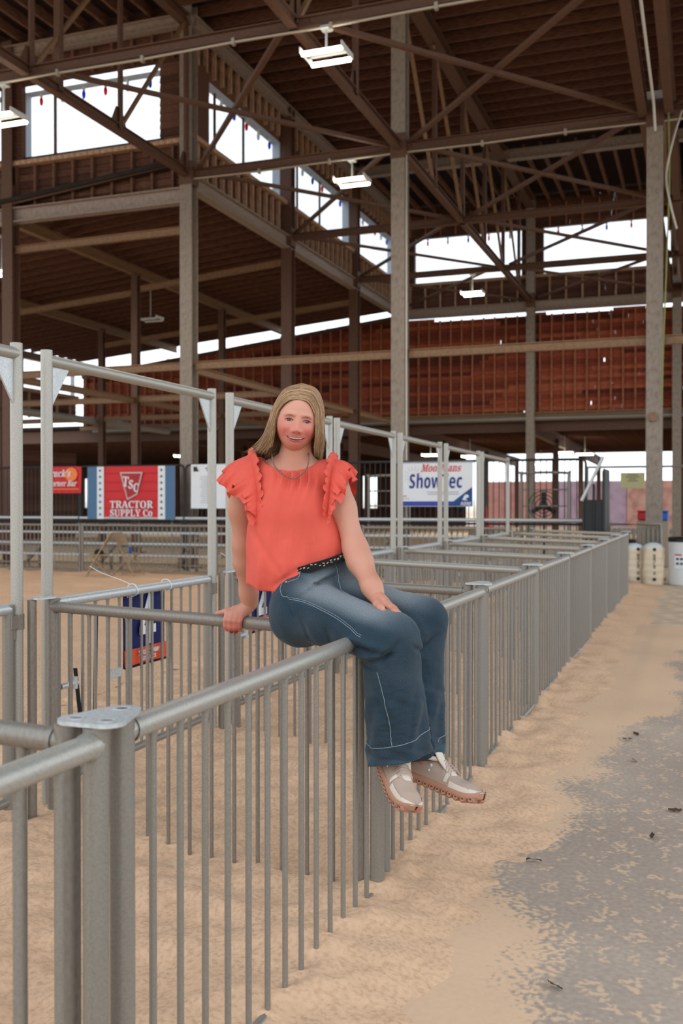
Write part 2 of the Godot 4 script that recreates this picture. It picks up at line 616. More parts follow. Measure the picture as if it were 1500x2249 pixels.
func build_trusses() -> void:
	# trusses running away from the camera
	var o := thing("roof_truss", "long brown roof truss running back from the tall pale column, full of upright members", "truss")
	chord(o, "bottom_chord", Vector3(-5.8, TIE, -8.4), Vector3(-5.8, TIE, -35.6))
	chord(o, "top_chord", Vector3(-5.8, 12.0, -8.4), Vector3(-5.8, 12.0, -35.6), 0.3, 0.3)
	truss_web(o, [Vector3(-5.8, 0, -22.1), Vector3(-5.8, 0, -24.9), Vector3(-5.8, 0, -27.6), Vector3(-5.8, 0, -30.35), Vector3(-5.8, 0, -33.1)])
	var dg := Builder.new()
	dg.bar(Vector3(-5.8, 11.85, -19.4), Vector3(-5.8, TIE, -22.1), 0.07, 0.07)
	part("diagonal", dg, mats.steel_tan, o)
	truss_web(o, [Vector3(-5.8, 0, -13.9), Vector3(-5.8, 0, -16.6)], true)
	o = thing("roof_truss", "brown roof truss over the corner column, its gusset in front of the upper left window", "truss")
	chord(o, "bottom_chord", Vector3(-10.6, TIE, -8.4), Vector3(-10.6, TIE, -19.3))
	chord(o, "top_chord", Vector3(-10.6, 11.9, -8.4), Vector3(-10.6, 11.9, -19.3), 0.2, 0.24)
	truss_web(o, [Vector3(-10.6, 0, -13.9), Vector3(-10.6, 0, -16.6), Vector3(-10.6, 0, -19.2)], true)
	part("vertical", rect_at(Vector3(0.12, 3.3, 0.12), Vector3(-10.6, 10.25, -14.7)), mats.steel, o)
	o = thing("roof_truss", "wide brown double beam at the top right, ending on the thick pale column", "truss")
	chord(o, "bottom_chord", Vector3(-1.08, TIE + 0.1, -8.4), Vector3(-1.08, TIE + 0.1, -35.6), 0.16, 0.3)
	chord(o, "bottom_chord", Vector3(-0.62, TIE + 0.1, -8.4), Vector3(-0.62, TIE + 0.1, -35.6), 0.16, 0.3)
	chord(o, "top_chord", Vector3(-0.87, 12.0, -8.4), Vector3(-0.87, 12.0, -35.6), 0.3, 0.3)
	truss_web(o, [Vector3(-0.87, 0, -22.1), Vector3(-0.87, 0, -24.9), Vector3(-0.87, 0, -27.6), Vector3(-0.87, 0, -30.35), Vector3(-0.87, 0, -33.1)])
	part("conduit", rod([Vector3(-0.86, 8.52, -10.0), Vector3(-0.86, 8.52, -18.4), Vector3(-0.86, 8.5, -18.6), Vector3(-0.86, 8.25, -19.2)], 0.024), mats.white, o)
	o = thing("roof_truss", "roof truss beyond the alley, out on the right", "truss")
	chord(o, "bottom_chord", Vector3(4, TIE, -8.4), Vector3(4, TIE, -35.6))
	chord(o, "top_chord", Vector3(4, 12.0, -8.4), Vector3(4, 12.0, -35.6), 0.3, 0.3)
	# ties across
	for t in [[-13.9, -26.0, 9.0, "nearest roof tie, crossing the top left of the picture, with a conduit clipped below"], [-19.4, -10.5, 9.0, "roof tie between the corner column and the two tall pale columns"], [-24.9, -10.5, 9.0, "second roof tie back, crossing the upright truss members"], [-30.35, -10.5, 9.0, "roof tie nearest the far windows"]]:
		var k := thing("roof_tie", t[3], "beam")
		chord(k, "bottom_chord", Vector3(t[1], TIE, t[0]), Vector3(t[2], TIE, t[0]))
		if t[0] > -20.0:
			var pts := []
			var x: float = t[1]
			while x < t[2]:
				pts.append(Vector3(x, TIE - 0.14 + (0.02 if int(x * 7) % 2 else 0.0), t[0] + 0.06))
				x += 1.6
			part("conduit", rod(pts, 0.022, 8), mats.conduit, k)
			for i in range(0, pts.size(), 1):
				part("clip", rect_at(Vector3(0.05, 0.1, 0.07), pts[i]), mats.conduit, k)
	var bm := Builder.new()
	bm.section(ibeam(0.26, 0.3, 0.02), Vector3(-10.5, 12.0, -30.35), Vector3(9, 12.0, -30.35))
	single("roof_beam", bm, mats.steel_pale, "high cross beam where the short far joists begin", "beam")
	bm = Builder.new()
	bm.section(ibeam(0.22, 0.26, 0.02), Vector3(-26, 11.95, -19.35), Vector3(-10.7, 11.95, -19.35))
	single("roof_beam", bm, mats.steel_pale, "wall plate beam above the window at the upper left", "beam")
	bm = Builder.new()
	bm.section(ibeam(0.22, 0.26, 0.02), Vector3(-10.55, 11.95, -19.4), Vector3(-10.55, 11.95, -35.6))
	single("roof_beam", bm, mats.steel_pale, "wall plate beam above the side windows of the nave", "beam")
	# level cross braces between the ties, one of each pair a touch higher
	var zs := [-13.9, -19.4, -24.9, -30.35, -35.6]
	var xs := [-10.6, -5.8, -0.87, 4.0]
	for i in 4:
		for j in 3:
			for s in 2:
				var b := Builder.new()
				var a := Vector3(xs[j] + 0.22, TIE + 0.03 + s * 0.075, zs[i + s])
				var c := Vector3(xs[j + 1] - 0.1, TIE + 0.03 + s * 0.075, zs[i + 1 - s])
				b.bar(a, c, 0.09, 0.07)
				single("cross_brace", b, mats.steel, "level brown roof brace, %s of the crossing pair, %s bay of the %s row" % [["lower", "upper"][s], ["left", "middle", "right"][j], ["nearest", "second", "third", "farthest"][i]], "brace", Transform3D(), "cross braces between the roof ties")


# a wall of boards laid edge to edge: along u from u0 to u1, rows from y0 to y1
func boards(o: Node3D, at: Callable, u0: float, u1: float, y0: float, y1: float, row: float, names: Array, thick: float, gaps := 0.0, top: Variant = null, across := true) -> void:
	var y := y0
	while y < y1 - 0.02:
		var h := minf(row, y1 - y)
		var u := u0
		var stop := u1
		if top != null:
			while u < stop and top.call(u + 0.5) < y + h * 0.5:
				u += 0.5
		while u < stop - 0.05:
			var l := minf(rng.randf_range(2.6, 4.9), stop - u)
			if stop - u - l < 0.5:
				l = stop - u
			var gap := 0.0
			if gaps > 0.0 and rng.randf() < gaps:
				gap = rng.randf_range(0.02, 0.05)
			var k := Builder.new()
			var size := Vector3(l - 0.004 - gap, h + 0.012, thick)
			k.box(size if across else Vector3(thick, size.y, size.x), Transform3D(Basis(Vector3.RIGHT if across else Vector3.BACK, -0.2 if across else -0.14), at.call(u + (l - gap) / 2.0, y + h / 2.0)))
			part("board", k, mats[names[rng.randi() % names.size()]], o)
			u += l
		y += row


func build_walls() -> void:
	var red := ["board_0", "board_1", "board_2", "board_3", "board_4", "board_1", "board_2"]
	var brown := ["clad_0", "clad_1", "clad_2"]
	# far wall: lower red siding, then brown band, windows, head
	var w := setting("wall_far", rect_at(Vector3(20.0, 0.16, 0.16), Vector3(-0.8, 4.56, -35.72)), mats.steel_tan, "far end wall of the nave, red boards on close studs", "wall")
	var far := func(u: float, y: float) -> Vector3: return Vector3(u, y, -35.92 + rng.randf_range(-0.012, 0.012))
	boards(w, far, -10.6, 9.0, 4.6, 8.13, 0.136, red, 0.03, 0.09)
	var x := -10.4
	while x < 6.0:
		part("stud", rect_at(Vector3(0.05, 3.55, 0.1), Vector3(x, 6.38, -35.84)), mats.stud, w)
		x += 0.408
	for r in [[-10.5, -9.4], [-5.9, -5.3], [-3.0, -1.9], [0.5, 8.8]]:
		part("blocking", rect_at(Vector3(r[1] - r[0], 0.1, 0.04), Vector3((r[0] + r[1]) / 2.0, 8.19, -35.92)), mats.board_1, w)
	boards(w, far, -10.6, 9.0, 8.55, 9.5, 0.16, brown, 0.03)
	x = -10.3
	while x < 6.0:
		part("stud", rect_at(Vector3(0.05, 0.95, 0.09), Vector3(x, 9.03, -35.83)), mats.stud_pale, w)
		x += 0.57
	part("rail", rect_at(Vector3(20, 0.1, 0.2), Vector3(-0.8, 9.52, -35.85)), mats.stud_pale, w)
	boards(w, far, -10.6, 9.0, 11.25, 12.4, 0.2, brown, 0.03)
	x = -10.3
	while x < 6.0:
		part("stud", rect_at(Vector3(0.05, 0.8, 0.09), Vector3(x, 11.68, -35.83)), mats.stud, w)
		x += 0.57
	for g in [[-10.6, -10.15], [-6.17, -5.4], [-1.06, -0.5], [3.6, 4.4], [8.4, 9.0]]:
		part("pier", rect_at(Vector3(g[1] - g[0], 1.8, 0.14), Vector3((g[0] + g[1]) / 2.0, 10.4, -35.9)), mats.clad_1, w)
	var no := 1
	for g in [[-10.15, -6.17, "left window high in the far wall"], [-5.4, -1.06, "second window high in the far wall"], [-0.5, 3.6, "third window high in the far wall, by the right edge"]]:
		window(no, Vector3((g[0] + g[1]) / 2.0, 10.42, -35.95), g[1] - g[0], 1.66, 0.0, 0.14, [], g[2])
		no += 1
	# far wall under the low roof
	w = setting("wall_far_low", rect_at(Vector3(14.1, 0.16, 0.16), Vector3(-17.65, 4.56, -35.72)), mats.steel_tan, "far wall under the low roof, red boards below a bright gap", "wall")
	var slope := func(u: float) -> float: return 7.86 + 0.118 * (u + 15.1)
	boards(w, far, -24.7, -10.6, 4.6, 8.3, 0.136, red, 0.03, 0.05, slope)
	x = -24.5
	while x < -10.7:
		var top: float = minf(slope.call(x), 8.2) - 0.05
		part("stud", rect_at(Vector3(0.05, top - 4.6, 0.1), Vector3(x, (top + 4.6) / 2.0, -35.84)), mats.stud, w)
		x += 0.408
	var rl := Builder.new()
	rl.bar(Vector3(-24.7, slope.call(-24.7), -35.85), Vector3(-10.7, slope.call(-10.7), -35.85), 0.14, 0.14)
	part("rail", rl, mats.steel, w)
	# side wall of the nave over the aisle
	w = setting("wall_nave_side", rect_at(Vector3(0.14, 0.1, 16.2), Vector3(-10.62, 9.5, -27.6)), mats.stud_pale, "high side wall of the nave with a row of windows", "wall")
	var side := func(u: float, y: float) -> Vector3: return Vector3(-10.75, y, u)
	boards(w, side, -35.8, -19.5, 8.6, 9.5, 0.16, ["board_0", "board_0", "clad_1"], 0.03, 0.0, null, false)
	boards(w, side, -35.8, -19.5, 11.15, 12.4, 0.2, brown, 0.03, 0.0, null, false)
	z_studs(w, -10.68, -19.9, -35.6, 8.62, 9.46, 0.41)
	z_studs(w, -10.68, -19.9, -35.6, 11.2, 11.85, 0.41)
	for g in [[-20.42, -19.5], [-25.42, -24.78], [-31.0, -30.32], [-35.8, -35.2]]:
		part("pier", rect_at(Vector3(0.14, 1.8, g[1] - g[0]), Vector3(-10.72, 10.4, (g[0] + g[1]) / 2.0)), mats.clad_0, w)
	for g in [[-24.78, -20.42, "first high side window right of the corner column", true], [-30.32, -25.42, "second high side window, behind the hanging lamp", true], [-35.2, -31.0, "third high side window, partly behind the tall pale column", false]]:
		window(no, Vector3(-10.78, 10.37, (g[0] + g[1]) / 2.0), g[1] - g[0], 1.5, PI / 2, 0.24, [-0.62, 0.1] if g[3] else [], g[2])
		no += 1
	# wall of the left wing
	w = setting("wall_wing", rect_at(Vector3(15.2, 0.1, 0.2), Vector3(-18.3, 9.36, -19.42)), mats.stud_pale, "high wall at the upper left with the near window", "wall")
	var front := func(u: float, y: float) -> Vector3: return Vector3(u, y, -19.55)
	boards(w, front, -26.0, -10.75, 8.3, 9.36, 0.17, brown, 0.03)
	boards(w, front, -26.0, -10.75, 11.2, 12.4, 0.2, brown, 0.03)
	boards(w, front, -11.42, -10.72, 9.4, 11.2, 0.17, brown, 0.03)
	x = -15.2
	while x < -10.8:
		part("stud", rect_at(Vector3(0.06, 1.0, 0.1), Vector3(x, 8.8, -19.47)), mats.clad_2, w)
		part("stud", rect_at(Vector3(0.06, 0.7, 0.1), Vector3(x, 11.6, -19.47)), mats.clad_2, w)
		x += 0.52
	for g in [[-15.65, -15.05], [-20.5, -19.8]]:
		part("pier", rect_at(Vector3(g[1] - g[0], 1.9, 0.14), Vector3((g[0] + g[1]) / 2.0, 10.3, -19.52)), mats.clad_0, w)
	part("batten", rod([Vector3(-15.2, 8.42, -19.3), Vector3(-10.8, 8.85, -19.3)], 0.035, 6), mats.steel, w)
	window(no, Vector3(-13.24, 10.3, -19.6), 3.64, 1.52, 0.0, 0.22, [-0.6], "near high window at the upper left, crossed by truss members")
	no += 1
	window(no, Vector3(-17.75, 10.3, -19.6), 4.1, 1.52, 0.0, 0.22, [-0.6], "high window cut by the left edge of the picture")
	no += 1
	# the low roof's outer wall on the left
	w = setting("wall_left", rect_at(Vector3(0.14, 0.14, 16.4), Vector3(-24.9, 5.86, -27.6)), mats.stud_pale, "outer wall of the aisle far on the left", "wall")
	var outer := func(u: float, y: float) -> Vector3: return Vector3(-25.0, y, u)
	boards(w, outer, -35.8, -19.4, 4.95, 5.8, 0.18, brown, 0.03, 0.0, null, false)
	boards(w, outer, -35.8, -19.4, 0.0, 3.5, 0.22, brown, 0.03, 0.0, null, false)
	z_studs(w, -24.93, -20.0, -35.6, 4.78, 5.78, 0.9)
	window(no, Vector3(-25.0, 6.5, -27.6), 16.2, 1.2, PI / 2, 0.2, [-0.8, -0.6, -0.4, -0.2, 0.0, 0.2, 0.4, 0.6, 0.8], "long bright window band in the aisle's outer wall, behind the gate header")


func z_studs(w: Node3D, x: float, z0: float, z1: float, y0: float, y1: float, step: float) -> void:
	var z := z0
	while z > z1:
		part("stud", rect_at(Vector3(0.1, y1 - y0, 0.05), Vector3(x, (y0 + y1) / 2.0, z)), mats.stud_pale, w)
		z -= step


# an opening with deep pale reveals, a pane and dark mullions; mullions given as shares of the half width
func window(no: int, at: Vector3, width: float, height: float, turn: float, deep: float, mullions: Array, label: String) -> void:
	var o := Node3D.new()
	o.name = "window_%d" % no
	add_child(o)
	o.position = at
	o.rotation.y = turn
	tag(o, label, "window")
	o.set_meta("kind", "structure")
	for s in [-1.0, 1.0]:
		part("jamb", rect_at(Vector3(0.03, height + 0.06, deep), Vector3(s * (width / 2.0 + 0.015), 0, -deep / 2.0)), mats.jamb, o)
		part("jamb", rect_at(Vector3(width, 0.03, deep), Vector3(0, s * (height / 2.0 + 0.015), -deep / 2.0)), mats.jamb, o)
	part("sill", rect_at(Vector3(width + 0.2, 0.07, 0.12), Vector3(0, -height / 2.0 - 0.04, 0.04), 0.01), mats.black, o)
	part("pane", rect_at(Vector3(width, height, 0.006), Vector3(0, 0, -deep + 0.03)), mats.pane, o)
	for m in mullions:
		part("mullion", rect_at(Vector3(0.06, height, 0.05), Vector3(m * width / 2.0, 0, -deep + 0.08)), mats.steel, o)
	# coloured party bulbs hanging in the head of the opening
	if no in [1, 2, 4, 5, 6, 7]:
		var short: String = {1: "left far window", 2: "second far window", 4: "first side window", 5: "second side window", 6: "third side window", 7: "upper left window"}[no]
		var kinds := ["bulb_red", "bulb_white", "bulb_blue"]
		var tones := {"bulb_red": "red", "bulb_white": "clear", "bulb_blue": "blue"}
		var k := 0
		var count := 5 if no < 3 else 6
		for i in count:
			var t := (i + 0.6) / (count + 0.2) - 0.5
			var tone: String = kinds[k % 3] if no != 1 else ["bulb_red", "bulb_white", "bulb_blue"][k % 3]
			k += 1
			var p := at + Basis(Vector3.UP, turn) * Vector3(t * width, height / 2.0, -deep * 0.55)
			var b := thing("party_bulb", "%s party bulb, %s from the left in the head of the %s" % [tones[tone], ["first", "second", "third", "fourth", "fifth", "sixth"][i], short], "light bulb", p, 0.0, "party bulbs of the %s" % short)
			var s := Builder.new()
			s.lathe(PackedVector2Array([Vector2(0.0, 0.0), Vector2(0.035, 0.0), Vector2(0.035, -0.07), Vector2(0.026, -0.09)]), 10)
			part("socket", s, mats.white, b)
			s = Builder.new()
			s.lathe(PackedVector2Array([Vector2(0.026, -0.09), Vector2(0.042, -0.12), Vector2(0.046, -0.17), Vector2(0.038, -0.24), Vector2(0.02, -0.275), Vector2(0.0, -0.28)]), 12)
			part("bulb", s, mats[tone], b)


func build_lamps() -> void:
	# twin-tube fittings hung from the ties
	for l in [[Vector3(-5.3, 8.05, -13.9), "twin-tube hanging lamp at the top middle, the nearest", true, 8.5], [Vector3(-6.83, 8.02, -19.4), "twin-tube hanging lamp left of the tall pale column", true, 8.5], [Vector3(-6.74, 7.88, -30.35), "small far twin-tube lamp below the far left window", true, 8.5], [Vector3(-11.13, 7.88, -13.9), "twin-tube hanging lamp cut by the left edge", true, 8.5], [Vector3(-16.35, 7.1, -20.34), "lamp at the left edge under the low roof", true, 8.05], [Vector3(-16.37, 7.18, -27.42), "unlit lamp under the low roof", false, 8.2]]:
		lamp(l[0], l[1], l[2], 0.66, l[3])
	var where := ["at far left behind the red banners", "left of the white signboard's post", "over the white signboard", "over the black rails, left one of two", "over the black rails, right one of two", "small, behind the open rails"]
	var spots := [Vector3(-22.7, 3.6, -40.9), Vector3(-11.7, 3.6, -44.0), Vector3(-10.3, 3.6, -45.9), Vector3(-5.7, 3.6, -44.0), Vector3(-5.0, 3.6, -45.5), Vector3(-8.6, 3.6, -56.3)]
	for i in 6:
		lamp(spots[i], "low annexe lamp beyond the far wall " + where[i], true, 0.75, 4.58)


func lamp(at: Vector3, label: String, lit: bool, length: float, top: float) -> void:
	top -= at.y
	var o := thing("hanging_lamp", label, "lamp", at)
	part("housing", rect_at(Vector3(length * 0.96, 0.05, 0.12), Vector3(0, 0.05, 0), 0.008), mats.alu, o)
	for s in [-1.0, 1.0]:
		part("end_plate", rect_at(Vector3(0.02, 0.09, 0.5), Vector3(s * length / 2.0, 0.05, 0), 0.004), mats.white, o)
		var b := Builder.new()
		b.tube(PackedVector3Array([Vector3(-length / 2.0 + 0.02, 0, s * 0.2), Vector3(length / 2.0 - 0.02, 0, s * 0.2)]), 0.036, 12)
		part("tube", b, mats.tube_light if lit else mats.white, o)
	part("stem", rod([Vector3(0, 0.06, 0), Vector3(0, top, 0)], 0.02, 8), mats.alu, o)
	part("canopy", rect_at(Vector3(0.16, 0.06, 0.16), Vector3(0, top - 0.03, 0), 0.01), mats.alu, o)
	if lit:
		var l := AreaLight3D.new()
		l.name = "lamp_light"
		l.position = Vector3(0, -0.06, 0)
		l.rotation.x = -PI / 2
		l.area_size = Vector2(length, 0.4)
		l.light_color = Color(1.0, 0.95, 0.86)
		l.light_energy = 4.0
		l.area_range = 30.0
		l.area_attenuation = 2.0
		l.shadow_enabled = true
		o.add_child(l)


# ---------------------------------------------------------------- ground
var n_big: FastNoiseLite
var n_mid: FastNoiseLite
var n_fine: FastNoiseLite


func make_noise(freq: float, seed_no: int, oct := 3) -> FastNoiseLite:
	var f := FastNoiseLite.new()
	f.noise_type = FastNoiseLite.TYPE_SIMPLEX_SMOOTH
	f.frequency = freq
	f.seed = seed_no
	f.fractal_octaves = oct
	return f


func sand(x: float, z: float) -> float:
	var bumps := n_big.get_noise_2d(x, z) * 0.045 + n_mid.get_noise_2d(x, z) * 0.03 + n_fine.get_noise_2d(x, z) * 0.008
	var out := x + 1.02 + n_big.get_noise_2d(x + 40.0, z) * 0.1
	if out < 0.0:
		var heap := exp(-pow((x + 1.15) / 0.18, 2.0)) * 0.03
		return maxf(bumps + 0.03, -0.008 + bumps * 0.2) + heap
	var t := clampf(out / 0.62, 0.0, 1.0)
	return lerpf(0.04, -0.035, smoothstep(0.0, 1.0, t)) + bumps * lerpf(0.8, 0.25, t)


func build_ground() -> void:
	n_big = make_noise(0.9, 5)
	n_mid = make_noise(3.6, 7)
	n_fine = make_noise(14.0, 9)
	# concrete alley with a dusting of sawdust
	var w := 1024
	var h := 1536
	var x0 := -1.12
	var z0 := -12.0
	var wide := 7.0
	var long := 11.5
	var edge := make_noise(0.0045, 31, 3).get_image(w, h)
	var speck := make_noise(0.06, 33, 4).get_image(w, h)
	var tone := make_noise(0.004, 35, 4).get_image(w, h)
	var grit := make_noise(0.25, 37, 2).get_image(w, h)
	edge.convert(Image.FORMAT_L8)
	speck.convert(Image.FORMAT_L8)
	tone.convert(Image.FORMAT_L8)
	grit.convert(Image.FORMAT_L8)
	var e := edge.get_data()
	var s := speck.get_data()
	var t := tone.get_data()
	var g := grit.get_data()
	var out := PackedByteArray()
	out.resize(w * h * 3)
	for r in h:
		var z := z0 + long * (r + 0.5) / h
		var lim := -0.57 + 0.06 * sin(z * 2.1)
		if z < -5.0:
			lim += (-5.0 - z) * 0.12
		for c in w:
			var i := r * w + c
			var x := x0 + wide * (c + 0.5) / w
			var d := (lim - x) * 2.2 + (e[i] - 128.0) / 128.0 * 0.9 + (s[i] - 128.0) / 128.0 * 0.13 + (g[i] - 128.0) / 400.0
			var cover := clampf(d * 5.0 + 0.5, 0.0, 0.96)
			var fleck := clampf((s[i] + g[i] * 0.6 - 256.0) / 14.0, 0.0, 0.7)
			cover = maxf(cover, fleck)
			var k := (t[i] - 128.0) / 128.0 * 0.13 + (g[i] - 128.0) / 128.0 * 0.07
			out[i * 3] = int(clampf(lerpf(170.0 * (1.0 + k), 222.0 * (1.0 + k * 0.3), cover), 0, 255))
			out[i * 3 + 1] = int(clampf(lerpf(150.0 * (1.0 + k), 183.0 * (1.0 + k * 0.3), cover), 0, 255))
			out[i * 3 + 2] = int(clampf(lerpf(133.0 * (1.0 + k), 148.0 * (1.0 + k * 0.3), cover), 0, 255))
	var img := Image.create_from_data(w, h, false, Image.FORMAT_RGB8, out)
	var gritty := grain(0.07, 41, [], 1024, FastNoiseLite.TYPE_SIMPLEX, 6)
	var m := mat("alley", Color.WHITE, 0.85)
	m.albedo_texture = ImageTexture.create_from_image(img)
	m.texture_repeat = false
	var b := Builder.new()
	var i := b.vert(Vector3(x0, 0, z0), Vector3.UP, Vector2(0, 0))
	b.vert(Vector3(x0 + wide, 0, z0), Vector3.UP, Vector2(1, 0))
	b.vert(Vector3(x0 + wide, 0, z0 + long), Vector3.UP, Vector2(1, 1))
	b.vert(Vector3(x0, 0, z0 + long), Vector3.UP, Vector2(0, 1))
	b.tri(i, i + 1, i + 2)
	b.tri(i, i + 2, i + 3)
	var floor_o := setting("floor", b, m, "grey concrete alley with drifts of sawdust along its edge", "floor")
	var dirt := wrapped(mat("dirt", Color(0.88, 0.78, 0.66), 0.95), grain(0.02, 43, [[0.0, Color(0.82, 0.8, 0.78)], [1.0, Color(1, 1, 1)]]), Vector3(0.5, 0.5, 0.5))
	var far := Builder.new()
	far.box(Vector3(160, 0.3, 160), Transform3D(Basis(), Vector3(0, -0.165, -40)))
	var yard := setting("ground", far, dirt, "packed pale ground under and beyond the barn", "ground")
	# sawdust
	var sandy := mat("sawdust", Color(0.895, 0.735, 0.595), 0.95)
	wrapped(sandy, grain(0.05, 45, [[0.0, Color(0.82, 0.78, 0.74)], [0.5, Color(0.95, 0.94, 0.93)], [1.0, Color(1, 1, 1)]], 512), Vector3(1.4, 1.4, 1.4), true, gritty, 0.13)
	var near := sand_patch(-4.2, -0.2, -9.2, -0.6, 0.027)
	var o := setting("ground_sawdust", near, sandy, "rumpled pale sawdust bedding in the pens and heaped along the front panels", "sawdust")
	o.set_meta("kind", "stuff")
	var ring := setting("ground_ring", sand_patch(-26.0, -4.1, -17.6, 0.0, 0.14), sandy, "raked sawdust floor of the show ring behind the pens", "sawdust")
	ring.set_meta("kind", "stuff")
	var rest := setting("ground_far_pens", sand_patch(-4.2, -0.4, -18.0, -9.1, 0.1), sandy, "sawdust bedding of the far pens", "sawdust")
	rest.set_meta("kind", "stuff")


func sand_patch(xa: float, xb: float, za: float, zb: float, step: float) -> Builder:
	var nx := int((xb - xa) / step) + 1
	var nz := int((zb - za) / step) + 1
	var pts := PackedVector3Array()
	pts.resize(nx * nz)
	for r in nz:
		for c in nx:
			var x := xa + (xb - xa) * c / (nx - 1)
			var z := za + (zb - za) * r / (nz - 1)
			pts[r * nx + c] = Vector3(x, sand(x, z), z)
	var b := Builder.new()
	b.grid(pts, nx, PackedColorArray(), true)
	return b


# ---------------------------------------------------------------- the pens
const FRONT := -1.09
const BACK := -2.78
const RAIL := 0.945
const FZ := [0.15, -1.66, -3.385, -5.11, -6.83, -8.54, -10.26, -11.98, -13.7, -15.43]
const BZ := [-1.72, -3.65, -5.49, -7.44, -9.19, -10.98, -12.96, -15.06, -16.9]
const PIPE := 0.0245
const ORDINALS := ["nearest", "second", "third", "fourth", "fifth", "sixth", "seventh", "eighth", "ninth"]


# a panel from a to b on the ground: pipe posts at both ends, top and bottom rail, upright bars
func pen_panel(called: String, label: String, category: String, a: Vector3, b: Vector3, one_by_one: bool, group := "", m: Material = null, pitch := 0.113, high := RAIL, foot := 0.04) -> Node3D:
	var mid := (a + b) / 2.0
	var d := (b - a).normalized()
	var l := a.distance_to(b)
	var o := thing(called, label, category, mid, atan2(-d.z, d.x), group)
	var z: Material = m if m else mats.zinc
	var h := l / 2.0
	for s in [-1.0, 1.0]:
		part("post", rod([Vector3(s * h, -0.08, 0), Vector3(s * h, high + 0.035, 0)], 0.0252, 16), z, o)
	var rail := Builder.new()
	rail.tube(PackedVector3Array([Vector3(-h, high, 0), Vector3(h, high, 0)]), PIPE, 18)
	for s in [-1.0, 1.0]:           # weld collars where the rail meets the posts
		rail.tube(PackedVector3Array([Vector3(s * (h - 0.023), high, 0), Vector3(s * (h - 0.029), high, 0), Vector3(s * (h - 0.038), high, 0)]), [0.0275, 0.0285, PIPE], 16, false)
	part("top_rail", rail, mats.zinc_rail if z == mats.zinc else z, o)
	part("bottom_rail", rod([Vector3(-h, foot, 0), Vector3(h, foot, 0)], 0.0165, 12), z, o)
	var n := int(round(l / pitch)) - 1
	var all := Builder.new()
	for i in n:
		var x := -h + l * (i + 1.0) / (n + 1.0)
		if one_by_one:
			var bar := MeshInstance3D.new()
			bar.mesh = bar_mesh(high, foot)
			bar.material_override = z
			bar.name = "bar"
			bar.position = Vector3(x, 0, 0)
			bar.rotation.y = rng.randf_range(0, TAU)
			o.add_child(bar, true)
		else:
			all.tube(PackedVector3Array([Vector3(x, foot, 0), Vector3(x, high - 0.01, 0)]), 0.0082, 6, false)
	if not one_by_one:
		stuff(part("bars", all, z, o))
	return o


func bar_mesh(high: float, foot: float) -> ArrayMesh:
	var key := "bar%.3f%.3f" % [high, foot]
	if not shared.has(key):
		var b := Builder.new()
		b.tube(PackedVector3Array([Vector3(0, foot - 0.01, 0), Vector3(0, high - 0.045, 0), Vector3(0, high - 0.03, 0), Vector3(0, high - 0.018, 0)]), [0.0082, 0.0082, 0.0095, 0.0135], 10, false)
		shared[key] = b.mesh()
	return shared[key]


# the flat cap that pins panel posts together: three holes, rounded ends
func cap_plate(at: Vector3, turn: float, label: String, size := 1.0) -> void:
	var pts := PackedVector2Array()
	for i in 7:
		var t := lerpf(PI * 0.94, PI * 1.56, i / 6.0)
		pts.append(Vector2(-0.05, -0.034) + Vector2(cos(t), sin(t)) * 0.036)
	for i in 9:
		var t := lerpf(-PI * 0.45, PI * 0.45, i / 8.0)
		pts.append(Vector2(0.055, 0.0) + Vector2(cos(t), sin(t)) * 0.037)
	for i in 7:
		var t := lerpf(PI * 0.44, PI * 1.06, i / 6.0)
		pts.append(Vector2(-0.05, 0.034) + Vector2(cos(t), sin(t)) * 0.036)
	var o := thing("post_cap_plate", label, "cap plate", at, turn)
	o.scale = Vector3(size, 1, size)
	var flat := Transform3D(Basis(Vector3.RIGHT, PI / 2), Vector3.ZERO)
	var b := Builder.new()
	b.plate(pts, 0.008, flat)
	part("plate", b, mats.zinc_bright, o)
	for h in [Vector3(-0.05, 0.0, -0.034), Vector3(-0.05, 0.0, 0.034), Vector3(0.055, 0.0, 0.0)]:
		b = Builder.new()
		b.lathe(PackedVector2Array([Vector2(0.0185, 0.0042), Vector2(0.017, 0.0062), Vector2(0.0125, 0.0058), Vector2(0.012, 0.0046)]), 16)
		part("pin_rim", b, mats.zinc_bright, o, Transform3D(Basis(), h))
		b = Builder.new()
		b.lathe(PackedVector2Array([Vector2(0.0122, 0.0046), Vector2(0.0, 0.0044)]), 16)
		part("pin_hole", b, mats.rust if h.x > 0 else mats.zinc_dull, o, Transform3D(Basis(), h))


